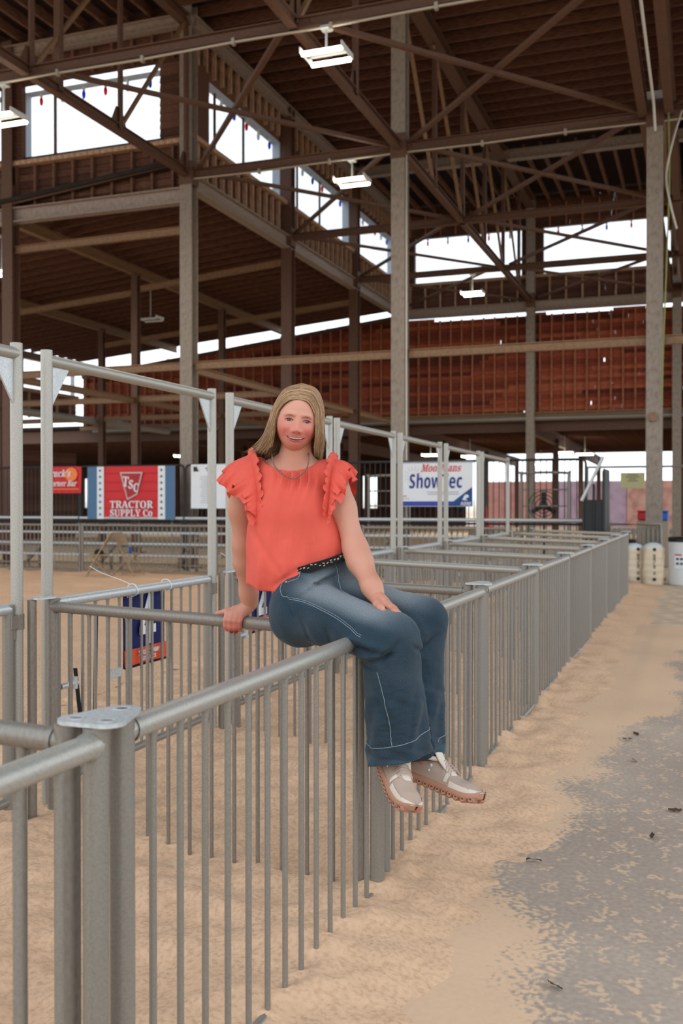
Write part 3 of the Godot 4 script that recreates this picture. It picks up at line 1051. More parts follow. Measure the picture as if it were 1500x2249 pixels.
func build_pens() -> void:
	# front row along the alley
	var spot := ["front pen panel nearest the camera, its top rail leaving at the left edge", "front pen panel the woman's legs hang over, with bars standing clear in the sawdust", "front pen panel just behind the woman's shoes", "front pen panel whose top rail starts behind the woman's knees"]
	for i in 9:
		var a := Vector3(FRONT, 0, FZ[i] - 0.055)
		var b := Vector3(FRONT + 0.012, 0, FZ[i + 1] + 0.055)
		var label: String = spot[i] if i < 4 else "front pen panel, the %s from the camera along the alley" % ORDINALS[i]
		pen_panel("livestock_hurdle", label, "pen panel", a, b, i < 5, "", null, 0.113, RAIL, 0.04)
		if i > 0:
			cap_plate(Vector3(FRONT, RAIL + 0.042, FZ[i]), PI / 2, "cap plate pinning the posts at the %s front corner" % ORDINALS[i - 1])
	cap_plate(Vector3(FRONT, RAIL + 0.042, FZ[9]), PI / 2, "cap plate on the last front post of the pens")
	# dividers between the pens
	var across := ["pen divider panel reaching in from the left edge to the nearest cap plate", "pen divider panel with the woman's hand on its top rail", "pen divider panel ending at the post right of the woman's knees", "fourth pen divider panel, behind the woman's arm", "fifth pen divider panel along the row", "sixth pen divider panel along the row", "seventh pen divider panel along the row", "eighth pen divider panel along the row", "last pen divider panel, in front of the black end gate"]
	for i in 9:
		var a := Vector3(BACK + 0.075, 0, BZ[i] - 0.05)
		var b := Vector3(FRONT - 0.055, 0, FZ[i + 1] + 0.05)
		pen_panel("pen_divider", across[i], "pen panel", a, b, i < 4, "", mats.zinc_dull if i < 3 else mats.zinc, 0.113, RAIL, -0.03)
		if i > 0:
			cap_plate(Vector3(BACK + 0.055, RAIL + 0.042, BZ[i] + 0.0), -PI / 2, "cap plate at the back end of the %s pen divider" % ORDINALS[i], 0.66)
	# tall gate frames along the show ring with their gates
	var frames := [[-1.95, -3.55], [-3.76, -5.36], [-5.6, -7.36], [-7.53, -9.08], [-9.31, -10.86], [-11.14, -12.87], [-13.1, -14.96]]
	var names := ["tall gate frame cut by the left edge", "tall gate frame left of the woman", "tall gate frame right behind the woman's head", "tall gate frame just right of the woman's shoulder", "tall gate frame in front of the white signboard", "sixth tall gate frame in the row", "last tall gate frame in the row"]
	var gates := ["low gate at the left edge, hinged on the tall post", "low gate with the navy number cloth, behind the pen divider", "low gate behind the woman's back, with another number cloth", "fourth low gate in the row, right of the woman", "fifth low gate in the row", "sixth low gate in the row", "last low gate in the row"]
	for i in 7:
		gate_frame(names[i], frames[i][0], frames[i][1])
		pen_gate(gates[i], frames[i][0] - 0.06, frames[i][1] + 0.06, i)


func gate_frame(label: String, z0: float, z1: float) -> void:
	var o := thing("gate_frame", label, "gate frame", Vector3(BACK, 0, (z0 + z1) / 2.0), PI / 2)
	var h := absf(z1 - z0) / 2.0
	var high := 2.09
	for s in [-1.0, 1.0]:
		part("post", rod([Vector3(s * h, -0.1, 0), Vector3(s * h, high, 0)], 0.0265, 18), mats.zinc_rail, o)
	part("header", rod([Vector3(-h, high - 0.045, 0), Vector3(h, high - 0.045, 0)], 0.027, 18), mats.zinc_rail, o)
	for s in [-1.0, 1.0]:
		var b := Builder.new()
		b.plate(PackedVector2Array([Vector2(s * (h - 0.02), high - 0.06), Vector2(s * (h - 0.17), high - 0.06), Vector2(s * (h - 0.02), high - 0.27)]), 0.008)
		part("gusset", b, mats.zinc_bright, o)
	part("short_post", rod([Vector3(h + 0.055, -0.1, 0.035), Vector3(h + 0.055, RAIL + 0.036, 0.035)], 0.02, 14), mats.zinc_dull, o)
	# hinge lugs on the far post
	for y in [0.86, 0.2]:
		var b := Builder.new()
		b.tube(PackedVector3Array([Vector3(h, y, 0), Vector3(h, y + 0.065, 0)]), 0.031, 16)
		b.box(Vector3(0.05, 0.06, 0.03), Transform3D(Basis(), Vector3(h - 0.045, y + 0.032, 0.012)), 0.004)
		part("hinge_lug", b, mats.zinc_dull, o)


func pen_gate(label: String, z0: float, z1: float, no: int) -> void:
	var o := thing("pen_gate", label, "gate", Vector3(BACK, 0, (z0 + z1) / 2.0), PI / 2)
	var h := absf(z1 - z0) / 2.0
	var top := RAIL + 0.005
	var z: Material = mats.zinc
	for s in [-1.0, 1.0]:
		part("stile", rod([Vector3(s * h, 0.1, 0), Vector3(s * h, top + 0.02, 0)], 0.024, 16), z, o)
	part("top_rail", rod([Vector3(-h, top, 0), Vector3(h, top, 0)], PIPE, 18), mats.zinc_bright, o)
	part("bottom_rail", rod([Vector3(-h, 0.13, 0), Vector3(h, 0.13, 0)], 0.02, 14), z, o)
	var n := 13
	var all := Builder.new()
	for i in n:
		var x := -h + 2.0 * h * (i + 1.0) / (n + 1.0)
		if no < 3:
			var bar := MeshInstance3D.new()
			bar.mesh = bar_mesh(top, 0.13)
			bar.material_override = z
			bar.name = "bar"
			bar.position = Vector3(x, 0, 0)
			o.add_child(bar, true)
		else:
			all.tube(PackedVector3Array([Vector3(x, 0.13, 0), Vector3(x, top - 0.01, 0)]), 0.0082, 6, false)
	if no >= 3:
		stuff(part("bars", all, z, o))
	var step := 2.0 * h / (n + 1.0)
	var lb := Builder.new()
	lb.tube(PackedVector3Array([Vector3(-h + 0.02, 0.56, 0.012), Vector3(-h + step + 0.04, 0.56, 0.012)]), 0.014, 10)
	lb.tube(PackedVector3Array([Vector3(-h + step + 0.02, 0.535, 0.012), Vector3(-h + step + 0.02, 0.59, 0.012)]), 0.018, 10)
	part("latch_bar", lb, mats.zinc_bright, o)
	part("latch_plate", rect_at(Vector3(step * 1.2, 0.045, 0.008), Vector3(-h + step * 4.5, 0.55, 0.008), 0.002), mats.zinc_bright, o)
	for y in [0.82, 0.16]:
		var b := Builder.new()
		b.tube(PackedVector3Array([Vector3(h + 0.018, y, 0.012), Vector3(h + 0.018, y + 0.05, 0.012)]), 0.013, 10)
		part("hinge_eye", b, mats.zinc_dull, o)


# ---------------------------------------------------------------- the woman, in metres from the foot of the pen corner; x to the camera's right, z towards it
func lin(r: float, g: float, b: float) -> Color:
	return Color(r / 255.0, g / 255.0, b / 255.0).srgb_to_linear()


func curve(pts: Array, count: int) -> PackedVector3Array:
	var out := PackedVector3Array()
	var n := pts.size() - 1
	for i in count:
		var t := float(i) / (count - 1) * n
		var k := mini(int(t), n - 1)
		var a: Vector3 = pts[maxi(k - 1, 0)]
		var b: Vector3 = pts[k]
		var c: Vector3 = pts[k + 1]
		var d: Vector3 = pts[mini(k + 2, n)]
		out.append(b.cubic_interpolate(c, a, d, t - k))
	return out


func bell(x: float, y: float, cx: float, cy: float, sx: float, sy: float) -> float:
	var u := (x - cx) / sx
	var v := (y - cy) / sy
	return exp(-(u * u + v * v))


const HEAD_AT := Vector3(-0.173, 1.7, 0.058)
var head_turn := Basis()
var body_noise: FastNoiseLite


# how far the face's front surface lies before the middle of the head; x across, y up from the middle
func face(x: float, y: float) -> float:
	var jaw := jaw_width(y)
	var q := 1.0 - pow(x / (0.0765 * jaw), 2.0) - pow(y / 0.117, 2.0)
	return 0.097 * sqrt(maxf(q, 0.0)) + features(x, y)


func jaw_width(y: float) -> float:
	return 1.0 - 0.1 * smoothstep(-0.03, -0.115, y) + 0.03 * bell(0, y, 0, -0.03, 1, 0.03)


func features(x: float, y: float) -> float:
	var ax := absf(x)
	var f := 0.0
	f += 0.009 * bell(x, y, 0, -0.1, 0.034, 0.018)                       # chin
	f += 0.010 * bell(x, y, 0, -0.072, 0.034, 0.022)                       # mouth mound
	f += 0.0195 * bell(x, y, 0, -0.0465, 0.0122, 0.0125)                     # nose tip
	f += 0.009 * bell(x, y, 0, -0.026, 0.0095, 0.022)                      # nose bridge
	f += 0.0095 * bell(ax, y, 0.0138, -0.0495, 0.007, 0.0075)               # nostril wings
	f -= 0.009 * bell(ax, y, 0.031, -0.012, 0.016, 0.0115)                 # eye sockets
	f += 0.0035 * bell(ax, y, 0.031, -0.0135, 0.0125, 0.0065)              # eyeballs behind the lids
	f += 0.005 * bell(ax, y, 0.028, 0.008, 0.022, 0.008)                   # brow
	f += 0.0085 * bell(ax, y, 0.041, -0.043, 0.019, 0.017)                 # cheeks lifted by the smile
	f -= 0.004 * bell(ax, y, 0.039, -0.068, 0.006, 0.014)                  # smile folds
	f += 0.004 * bell(x, y, 0, 0.05, 0.05, 0.035)                          # forehead
	f -= 0.003 * bell(x, y, 0, -0.0855, 0.016, 0.004)                      # under the lower lip
	return f


func skin_tone(x: float, y: float) -> Color:
	var c := lin(206, 145, 122)
	var ax := absf(x)
	c = c.lerp(lin(202, 112, 97), 0.32 * smoothstep(0.02, -0.035, y))
	c = c.lerp(lin(198, 90, 80), 0.5 * bell(ax, y, 0.045, -0.045, 0.034, 0.034))
	c = c.lerp(lin(206, 112, 98), 0.4 * bell(x, y, 0, -0.046, 0.02, 0.02))
	c = c.lerp(lin(200, 120, 105), 0.45 * bell(ax, y, 0.03, -0.02, 0.02, 0.012))
	c = c.lerp(lin(205, 125, 110), 0.35 * bell(x, y, 0, -0.098, 0.04, 0.02))
	c = c.lerp(lin(120, 50, 45), 0.6 * bell(ax, y, 0.0085, -0.0545, 0.004, 0.0025))
	return c


func add_head(b: Builder) -> void:
	var at := Transform3D(head_turn, HEAD_AT)
	var rows := 150
	var cols := 190
	var pts := PackedVector3Array()
	var tones := PackedColorArray()
	for r in rows:
		var v := float(r) / (rows - 1)
		var lat := (0.5 - v) * PI
		for c in cols:
			var u := float(c) / (cols - 1) * 2.0 - 1.0
			var lon := PI * (0.55 * u + 0.45 * u * u * u)      # closer together on the face
			var d := Vector3(sin(lon) * cos(lat), sin(lat), cos(lon) * cos(lat))
			var y := d.y * 0.117
			var p := Vector3(d.x * 0.0765 * jaw_width(y), y, d.z * (0.097 if d.z > 0.0 else 0.1))
			if d.z > 0.0:
				p.z += features(p.x, p.y) * smoothstep(0.0, 0.25, d.z)
			else:
				p.y = maxf(p.y, -0.085)
			pts.append(at * p)
			tones.append(skin_tone(p.x, p.y) if d.z > -0.1 else lin(200, 142, 117))
	b.grid(pts, cols, tones, true)
	for s in [-1.0, 1.0]:      # ears
		var e := Builder.new()
		e.tint = lin(210, 130, 115)
		e.tube(curve([Vector3(s * 0.072, 0.012, 0.0), Vector3(s * 0.084, 0.018, -0.012), Vector3(s * 0.086, -0.008, -0.016), Vector3(s * 0.078, -0.034, -0.004), Vector3(s * 0.07, -0.036, 0.004)], 12), 0.006, 8)
		b.join(e, at)


# a small patch lying on the face: columns across, rows from the lower edge to the upper edge
func face_patch(x0: float, x1: float, low: Array, high: Array, lift: float, bulge: float, cols: int, rows: int, paint: Variant) -> Builder:
	var at := Transform3D(head_turn, HEAD_AT)
	var pts := PackedVector3Array()
	var tones := PackedColorArray()
	for r in rows:
		var v := float(r) / (rows - 1)
		for c in cols:
			var u := float(c) / (cols - 1)
			var k := u * (low.size() - 1)
			var i := mini(int(k), low.size() - 2)
			var yl: float = lerpf(low[i], low[i + 1], smoothstep(0, 1, k - i) * 0.5 + (k - i) * 0.5)
			var yh: float = lerpf(high[i], high[i + 1], smoothstep(0, 1, k - i) * 0.5 + (k - i) * 0.5)
			var x := lerpf(x0, x1, u)
			var y := lerpf(yl, yh, v)
			pts.append(at * Vector3(x, y, face(x, y) + lift + bulge * sin(PI * v) * pow(sin(PI * clampf(u, 0.02, 0.98)), 0.5)))
			tones.append(paint.call(x, y, u, v))
	var b := Builder.new()
	b.grid(pts, cols, tones, true)
	return b


func bare(called: String, rough := 0.6) -> StandardMaterial3D:
	var m := mat(called, Color.WHITE, rough)
	m.vertex_color_use_as_albedo = true
	return m


func build_person() -> void:
	body_noise = make_noise(9.0, 77, 3)
	head_turn = Basis(Vector3.BACK, deg_to_rad(-7.5)) * Basis(Vector3.UP, deg_to_rad(5.0)) * Basis(Vector3.RIGHT, deg_to_rad(2.0))
	var o := thing("person", "smiling young woman with long fair hair, coral ruffled blouse and jeans, sitting on the rails", "person", Vector3(-1.2, 0, -3.35), deg_to_rad(20.0))
	var skin := bare("skin", 0.5)
	skin.subsurf_scatter_enabled = true
	skin.subsurf_scatter_strength = 0.06
	add_body(o, skin)
	add_face(o)
	add_hair(o)
	add_jeans(o)
	add_blouse(o)
	add_necklace(o)
	# her left shoe points to the right, her right shoe towards the camera
	add_shoe(o, Vector3(0.203, 0.487, 0.25), Vector3(0.425, 0.444, 0.435), 1.0, -14.0)
	add_shoe(o, Vector3(0.118, 0.545, 0.31), Vector3(0.19, 0.437, 0.51), -1.0, -16.0)


func add_body(o: Node3D, skin: Material) -> void:
	var b := Builder.new()
	var f := Field.new()
	f.cell = 0.0085
	f.soft = 0.014
	var tone := lin(198, 140, 115)
	f.limb(Vector3(-0.19, 1.5, -0.005), Vector3(-0.176, 1.63, 0.035), 0.056, 0.053)          # neck
	f.limb(Vector3(-0.19, 1.535, -0.012), Vector3(-0.33, 1.51, -0.06), 0.04, 0.034)
	f.limb(Vector3(-0.18, 1.53, 0.0), Vector3(-0.075, 1.5, 0.008), 0.04, 0.034)
	f.limb(Vector3(-0.2, 1.44, -0.02), Vector3(-0.17, 1.16, 0.035), 0.125, 0.115, Vector3(0.3, 0, 1), 0.7)
	f.limb(Vector3(-0.245, 1.485, -0.022), Vector3(-0.135, 1.485, 0.008), 0.055, 0.055)
	# her right arm, propped straight behind her
	f.chain([Vector3(-0.38, 1.5, -0.078), Vector3(-0.386, 1.38, -0.115), Vector3(-0.383, 1.25, -0.155), Vector3(-0.381, 1.18, -0.185), Vector3(-0.372, 1.06, -0.242), Vector3(-0.37, 1.015, -0.258)], [0.05, 0.0435, 0.037, 0.0375, 0.03, 0.028])
	# her left arm, resting across her lap
	f.chain([Vector3(-0.045, 1.495, 0.03), Vector3(-0.012, 1.385, 0.07), Vector3(0.03, 1.245, 0.12), Vector3(0.046, 1.2, 0.155), Vector3(0.083, 1.123, 0.237), Vector3(0.098, 1.092, 0.262)], [0.047, 0.0395, 0.037, 0.0375, 0.029, 0.026])
	var paint := func(p: Vector3, _n: Vector3) -> Color:
		return tone.lerp(lin(196, 130, 106), clampf(0.5 + body_noise.get_noise_3dv(p * 1.5), 0, 1) * 0.5)
	f.build(b, paint)
	# right hand gripping the rail: the rail runs level across, 24 mm in radius, its middle at y 0.945
	var h := Field.new()
	h.cell = 0.003
	h.soft = 0.0042
	var w := Vector3(-0.37, 1.015, -0.258)
	h.limb(w, Vector3(-0.39, 0.992, -0.25), 0.0285, 0.024)
	var knuckles := [Vector3(-0.452, 0.98, -0.238), Vector3(-0.434, 0.979, -0.234), Vector3(-0.416, 0.977, -0.233), Vector3(-0.399, 0.974, -0.234)]
	for i in 4:
		h.limb(Vector3(-0.385 - 0.006 * (3 - i), 0.996, -0.25), knuckles[i], 0.017, 0.0108)
	var reach := [0.0, 0.004, 0.002, -0.004]
	for i in 4:
		var k: Vector3 = knuckles[i]
		var r: float = [0.0092, 0.0094, 0.0088, 0.0078][i]
		h.chain([k, k + Vector3(-0.006, -0.022, 0.014), k + Vector3(-0.007, -0.044 - reach[i], 0.008), k + Vector3(-0.005, -0.062 - reach[i], -0.012)], [r + 0.0012, r, r * 0.93, r * 0.82])
	h.chain([Vector3(-0.388, 0.999, -0.258), Vector3(-0.425, 0.994, -0.262), Vector3(-0.46, 0.986, -0.266), Vector3(-0.497, 0.9785, -0.27)], [0.0165, 0.0125, 0.0105, 0.008])
	h.build(b, func(p: Vector3, _n: Vector3) -> Color: return lin(200, 138, 114).lerp(lin(198, 108, 94), clampf((0.99 - p.y) * 14.0, 0.0, 0.8)))
	# left hand lying between her thighs
	h = Field.new()
	h.cell = 0.003
	h.soft = 0.0042
	w = Vector3(0.098, 1.092, 0.262)
	h.limb(w, Vector3(0.112, 1.078, 0.286), 0.026, 0.0225)
	var dirs := [Vector3(0, 0, 0), Vector3(0.014, -0.011, -0.012), Vector3(0.024, -0.025, -0.022), Vector3(0.03, -0.041, -0.03)]
	for i in 4:
		var s: Vector3 = dirs[i]
		var k := Vector3(0.14, 1.064, 0.325) + s * 0.8
		var r: float = [0.0092, 0.0094, 0.0088, 0.0078][i]
		var l: float = [1.0, 1.08, 1.0, 0.8][i]
		h.limb(Vector3(0.112, 1.082, 0.284) + s * 0.5, k, 0.0165, 0.0112)
		h.chain([k, k + Vector3(0.013, -0.012, 0.03) * l, k + Vector3(0.021, -0.026, 0.052) * l, k + Vector3(0.025, -0.039, 0.068) * l], [r + 0.0012, r, r * 0.93, r * 0.82])
	h.chain([Vector3(0.096, 1.083, 0.286), Vector3(0.1, 1.072, 0.316), Vector3(0.108, 1.064, 0.34), Vector3(0.117, 1.056, 0.355)], [0.0165, 0.0135, 0.0108, 0.0085])
	h.build(b, func(_p: Vector3, _n: Vector3) -> Color: return lin(198, 136, 112))
	# bare left ankle above the shoe
	var a := Field.new()
	a.cell = 0.006
	a.soft = 0.01
	a.chain([Vector3(0.24, 0.66, 0.235), Vector3(0.25, 0.57, 0.262), Vector3(0.262, 0.52, 0.285)], [0.03, 0.025, 0.025])
	a.chain([Vector3(0.15, 0.66, 0.335), Vector3(0.145, 0.59, 0.335), Vector3(0.148, 0.55, 0.35)], [0.03, 0.025, 0.025])
	a.build(b, func(_p: Vector3, _n: Vector3) -> Color: return lin(176, 108, 86))
	add_head(b)
	part("body", b, skin, o)
	# painted nails of the gripping hand
	var nails := Builder.new()
	for i in [1, 2]:
		var k: Vector3 = knuckles[i]
		nails.tube(PackedVector3Array([k + Vector3(-0.006, -0.049 - reach[i], 0.007), k + Vector3(-0.005, -0.062 - reach[i], -0.006), k + Vector3(-0.005, -0.067 - reach[i], -0.014)]), [0.005, 0.0085, 0.006], 10)
	part("nail_polish", nails, mat("nail", Color(0.62, 0.12, 0.13), 0.3), o)
	var nail := Builder.new()
	nail.tube(PackedVector3Array([Vector3(0.1125, 1.066, 0.352), Vector3(0.1165, 1.0625, 0.3595), Vector3(0.119, 1.0585, 0.3625)]), [0.004, 0.0062, 0.0042], 10, true, 0.5)
	nail.tube(PackedVector3Array([Vector3(0.162, 1.036, 0.386), Vector3(0.1645, 1.0305, 0.391), Vector3(0.166, 1.0255, 0.395)]), [0.004, 0.0058, 0.004], 10)
	part("nail", nail, mat("nail_pink", Color(0.86, 0.56, 0.52), 0.3), o)


func add_face(o: Node3D) -> void:
	var eye_m := bare("eye", 0.2)
	var lip_m := bare("lips", 0.45)
	var brow_m := bare("brow", 0.8)
	for s in [-1.0, 1.0]:
		var x0: float = 0.0315 * s - 0.0135
		# lids: lower edge and upper edge from the viewer's left to right, narrowed by the smile
		var low := [-0.0125, -0.0158, -0.0168, -0.0155, -0.013]
		var high := [-0.0122, -0.0092, -0.0082, -0.0092, -0.0128]
		var iris := Vector2(0.0315 * s + 0.001, -0.0118)
		var paint := func(x: float, y: float, _u: float, v: float) -> Color:
			var d := Vector2(x, y).distance_to(iris)
			if v > 0.8:
				return lin(58, 36, 30)
			if v < 0.12:
				return lin(120, 72, 62)
			if Vector2(x, y).distance_to(iris + Vector2(-0.0014, 0.0014)) < 0.0009:
				return lin(235, 235, 235)
			if d < 0.0024:
				return lin(14, 10, 10)
			if d < 0.0062:
				return lin(52, 34, 26).lerp(lin(24, 17, 15), smoothstep(0.004, 0.0062, d))
			return lin(150, 124, 114)
		part("eye", face_patch(x0, x0 + 0.027, low, high, 0.0008, 0.0012, 41, 17, paint), eye_m, o)
		var lash := face_patch(x0 - 0.001, x0 + 0.0285, [-0.0128, -0.0094, -0.0084, -0.0094, -0.0133], [-0.0115, -0.0077, -0.0064, -0.0074, -0.0112], 0.0014, 0.001, 25, 5, func(_x, _y, _u, _v): return lin(50, 32, 28))
		part("eyelash", lash, brow_m, o)
		var lid := face_patch(x0 - 0.001, x0 + 0.0285, [-0.0114, -0.0077, -0.0064, -0.0074, -0.0112], [-0.009, -0.0045, -0.003, -0.0042, -0.0085], 0.0009, 0.001, 25, 7, func(_x, _y, _u, _v): return lin(196, 122, 108))
		part("eyelid", lid, lip_m, o)
		var bx: float = 0.012 * s if s > 0 else -0.048
		var rise := [-0.0025, 0.0005, 0.0015, -0.003] if s > 0 else [-0.003, 0.0015, 0.0005, -0.0025]
		var up := [0.003, 0.0062, 0.006, -0.0012] if s > 0 else [-0.0012, 0.006, 0.0062, 0.003]
		part("eyebrow", face_patch(bx, bx + 0.036, rise, up, 0.0007, 0.0006, 25, 5, func(_x, _y, u, _v): return lin(160, 98, 78).lerp(lin(198, 128, 108), absf(u - 0.5) * 1.8)), brow_m, o)
	# mouth: dark opening, upper teeth, lips
	var open_low := [-0.0665, -0.074, -0.0785, -0.08, -0.0788, -0.075, -0.068]
	var open_high := [-0.0655, -0.0685, -0.0705, -0.0712, -0.0708, -0.0692, -0.067]
	part("mouth_opening", face_patch(-0.0345, 0.0325, open_low, open_high, 0.0004, 0.0, 41, 9, func(_x, _y, _u, _v): return lin(84, 36, 34)), lip_m, o)
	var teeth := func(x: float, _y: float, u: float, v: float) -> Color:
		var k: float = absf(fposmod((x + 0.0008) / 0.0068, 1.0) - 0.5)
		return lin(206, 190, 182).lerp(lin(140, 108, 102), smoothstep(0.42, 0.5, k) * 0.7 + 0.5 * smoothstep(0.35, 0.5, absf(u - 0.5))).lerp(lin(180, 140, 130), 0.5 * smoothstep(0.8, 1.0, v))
	part("teeth", face_patch(-0.0255, 0.0235, [-0.0705, -0.0738, -0.0752, -0.0758, -0.0752, -0.074, -0.0712], [-0.0683, -0.0698, -0.0708, -0.0714, -0.071, -0.07, -0.0685], 0.0012, 0.0008, 57, 7, teeth), eye_m, o)
	part("upper_lip", face_patch(-0.0365, 0.0345, [-0.0655, -0.0685, -0.0705, -0.0712, -0.0708, -0.0692, -0.067], [-0.0638, -0.0645, -0.0652, -0.066, -0.0655, -0.065, -0.0655], 0.0006, 0.0018, 41, 7, func(_x, _y, _u, _v): return lin(194, 104, 94)), lip_m, o)
	part("lower_lip", face_patch(-0.0345, 0.0325, [-0.0672, -0.0785, -0.0855, -0.0878, -0.0858, -0.0795, -0.0688], [-0.0665, -0.074, -0.0785, -0.08, -0.0788, -0.075, -0.068], 0.0006, 0.0028, 41, 9, func(_x, _y, _u, v): return lin(206, 112, 102).lerp(lin(190, 94, 88), v)), lip_m, o)


func add_hair(o: Node3D) -> void:
	var m := bare("hair", 0.42)
	m.anisotropy_enabled = true
	m.anisotropy = 0.5
	# guide locks from the parting to the tips: front, middle, side, back
	var left := [
		[Vector3(-0.1635, 1.757, 0.15), Vector3(-0.2, 1.752, 0.144), Vector3(-0.232, 1.722, 0.122), Vector3(-0.2465, 1.68, 0.107), Vector3(-0.252, 1.64, 0.098), Vector3(-0.262, 1.6, 0.085), Vector3(-0.285, 1.572, 0.07)],
		[Vector3(-0.16, 1.8, 0.118), Vector3(-0.212, 1.788, 0.108), Vector3(-0.253, 1.74, 0.08), Vector3(-0.27, 1.69, 0.068), Vector3(-0.282, 1.64, 0.06), Vector3(-0.305, 1.6, 0.045), Vector3(-0.333, 1.577, 0.03)],
		[Vector3(-0.157, 1.824, 0.05), Vector3(-0.217, 1.806, 0.035), Vector3(-0.256, 1.745, 0.012), Vector3(-0.274, 1.69, 0.005), Vector3(-0.288, 1.64, 0.0), Vector3(-0.312, 1.6, -0.01), Vector3(-0.33, 1.573, -0.02)],
		[Vector3(-0.158, 1.824, 0.0), Vector3(-0.2, 1.8, -0.045), Vector3(-0.225, 1.745, -0.06), Vector3(-0.235, 1.69, -0.062), Vector3(-0.24, 1.63, -0.065), Vector3(-0.245, 1.57, -0.075), Vector3(-0.25, 1.53, -0.08)],
		[Vector3(-0.157, 1.822, -0.015), Vector3(-0.162, 1.8, -0.06), Vector3(-0.17, 1.745, -0.075), Vector3(-0.172, 1.69, -0.075), Vector3(-0.175, 1.63, -0.075), Vector3(-0.178, 1.57, -0.08), Vector3(-0.18, 1.53, -0.085)]]
	var right := [
		[Vector3(-0.1655, 1.757, 0.15), Vector3(-0.134, 1.748, 0.146), Vector3(-0.1135, 1.715, 0.132), Vector3(-0.1095, 1.68, 0.122), Vector3(-0.109, 1.635, 0.112), Vector3(-0.112, 1.595, 0.1), Vector3(-0.115, 1.563, 0.088)],
		[Vector3(-0.162, 1.8, 0.12), Vector3(-0.113, 1.786, 0.11), Vector3(-0.089, 1.735, 0.092), Vector3(-0.0835, 1.69, 0.085), Vector3(-0.083, 1.64, 0.08), Vector3(-0.085, 1.6, 0.07), Vector3(-0.09, 1.558, 0.06)],
		[Vector3(-0.1595, 1.824, 0.05), Vector3(-0.106, 1.804, 0.04), Vector3(-0.083, 1.745, 0.028), Vector3(-0.08, 1.69, 0.02), Vector3(-0.08, 1.64, 0.015), Vector3(-0.085, 1.6, 0.01), Vector3(-0.092, 1.556, 0.005)],
		[Vector3(-0.157, 1.824, 0.0), Vector3(-0.12, 1.802, -0.04), Vector3(-0.103, 1.745, -0.055), Vector3(-0.1, 1.69, -0.06), Vector3(-0.1, 1.63, -0.062), Vector3(-0.105, 1.57, -0.07), Vector3(-0.11, 1.53, -0.075)],
		[Vector3(-0.157, 1.822, -0.015), Vector3(-0.155, 1.8, -0.06), Vector3(-0.16, 1.745, -0.075), Vector3(-0.16, 1.69, -0.075), Vector3(-0.165, 1.63, -0.075), Vector3(-0.168, 1.57, -0.08), Vector3(-0.17, 1.53, -0.085)]]
	var b := Builder.new()
	var dark := lin(88, 58, 38)
	var mid := lin(152, 109, 73)
	var pale := lin(206, 168, 124)
	var ways := make_noise(3.0, 91, 2)
	for side in [left, right]:
		var flip: bool = side == left
		# the mass: a ridged sheet, thick, from the front lock round to the back
		var cols := 240
		var rows := 48
		var pts := PackedVector3Array()
		var tones := PackedColorArray()
		var lanes := []
		var streak := PackedFloat32Array()
		for c in cols:
			streak.append(rng.randf_range(-1.0, 1.0))
		for r in rows:
			var ring := []
			for g in side:
				ring.append(curve(g, rows)[r])
			lanes.append(curve(ring, cols))
		for r in rows:
			for c in cols:
				var cut_at := 0.86 + 0.14 * ways.get_noise_2d(c * 2.0, 50.0 if flip else 90.0)
				var rs := r * cut_at
				var p: Vector3 = (lanes[int(rs)][c] as Vector3).lerp(lanes[mini(int(rs) + 1, rows - 1)][c], rs - int(rs))
				var a: Vector3 = lanes[r][mini(c + 1, cols - 1)] - lanes[r][maxi(c - 1, 0)]
				var d: Vector3 = lanes[mini(r + 1, rows - 1)][c] - lanes[maxi(r - 1, 0)][c]
				var nn := a.cross(d).normalized() * (-1.0 if not flip else 1.0)
				var k := ways.get_noise_2d(c * 0.55 + (0.0 if flip else 300.0), r * 0.05) * 0.7 + streak[c] * 0.5
				p += nn * (k * 0.0035 * smoothstep(0.0, 6.0, r) - 0.003)
				pts.append(p)
				tones.append(dark.lerp(mid, clampf(0.5 + k * 0.9, 0.0, 1.0)).lerp(pale, clampf(0.1 + 0.25 * r / rows + k * 0.55, 0, 0.8)))
		b.grid(pts, cols, tones, flip)
		# fine locks laid over the mass
		for i in 640:
			var u := pow(rng.randf(), 0.85) * 0.78
			var ring := []
			var lift_by := rng.randf_range(0.0002, 0.0014)
			for r in 26:
				var lane: PackedVector3Array = lanes[mini(int(r / 25.0 * (rows - 1)), rows - 1)]
				var x := clampf(u + sin(r * 0.24 + i * 0.37) * 0.022 + rng.randf_range(-0.0015, 0.0015), 0.0, 0.999) * (cols - 1)
				var p: Vector3 = lane[int(x)].lerp(lane[mini(int(x) + 1, cols - 1)], x - int(x))
				var mid_p := Vector3(-0.166, p.y, 0.02)
				var away := (p - mid_p)
				away.y = 0.0
				p += away.normalized() * (lift_by + rng.randf_range(0.0, 0.0006)) * smoothstep(0, 5, r)
				ring.append(p)
			if i % 6 == 0:      # a flyaway
				var spin := rng.randf_range(0.008, 0.03)
				var dir := Vector3(-1 if flip else 1, 0.2, 0.2)
				for r in range(11, 26):
					ring[r] += dir * spin * pow((r - 11) / 15.0, 1.5) * (1.0 if flip else 0.25)
			var n := rng.randi_range(28, 39)
			var path := curve(ring, 42).slice(0, n + 3)
			var rad := []
			var rr := rng.randf_range(0.00032, 0.00075)
			for q in path.size():
				rad.append(rr * (1.0 - pow(float(q) / path.size(), 3.0) * 0.85))
			var tone := dark.lerp(mid, rng.randf_range(0.0, 1.0)).lerp(pale, pow(rng.randf(), 1.8))
			b.tint = tone
			b.tube(path, rad, 5, false)
		b.tint = Color.WHITE
	part("hair", b, m, o)


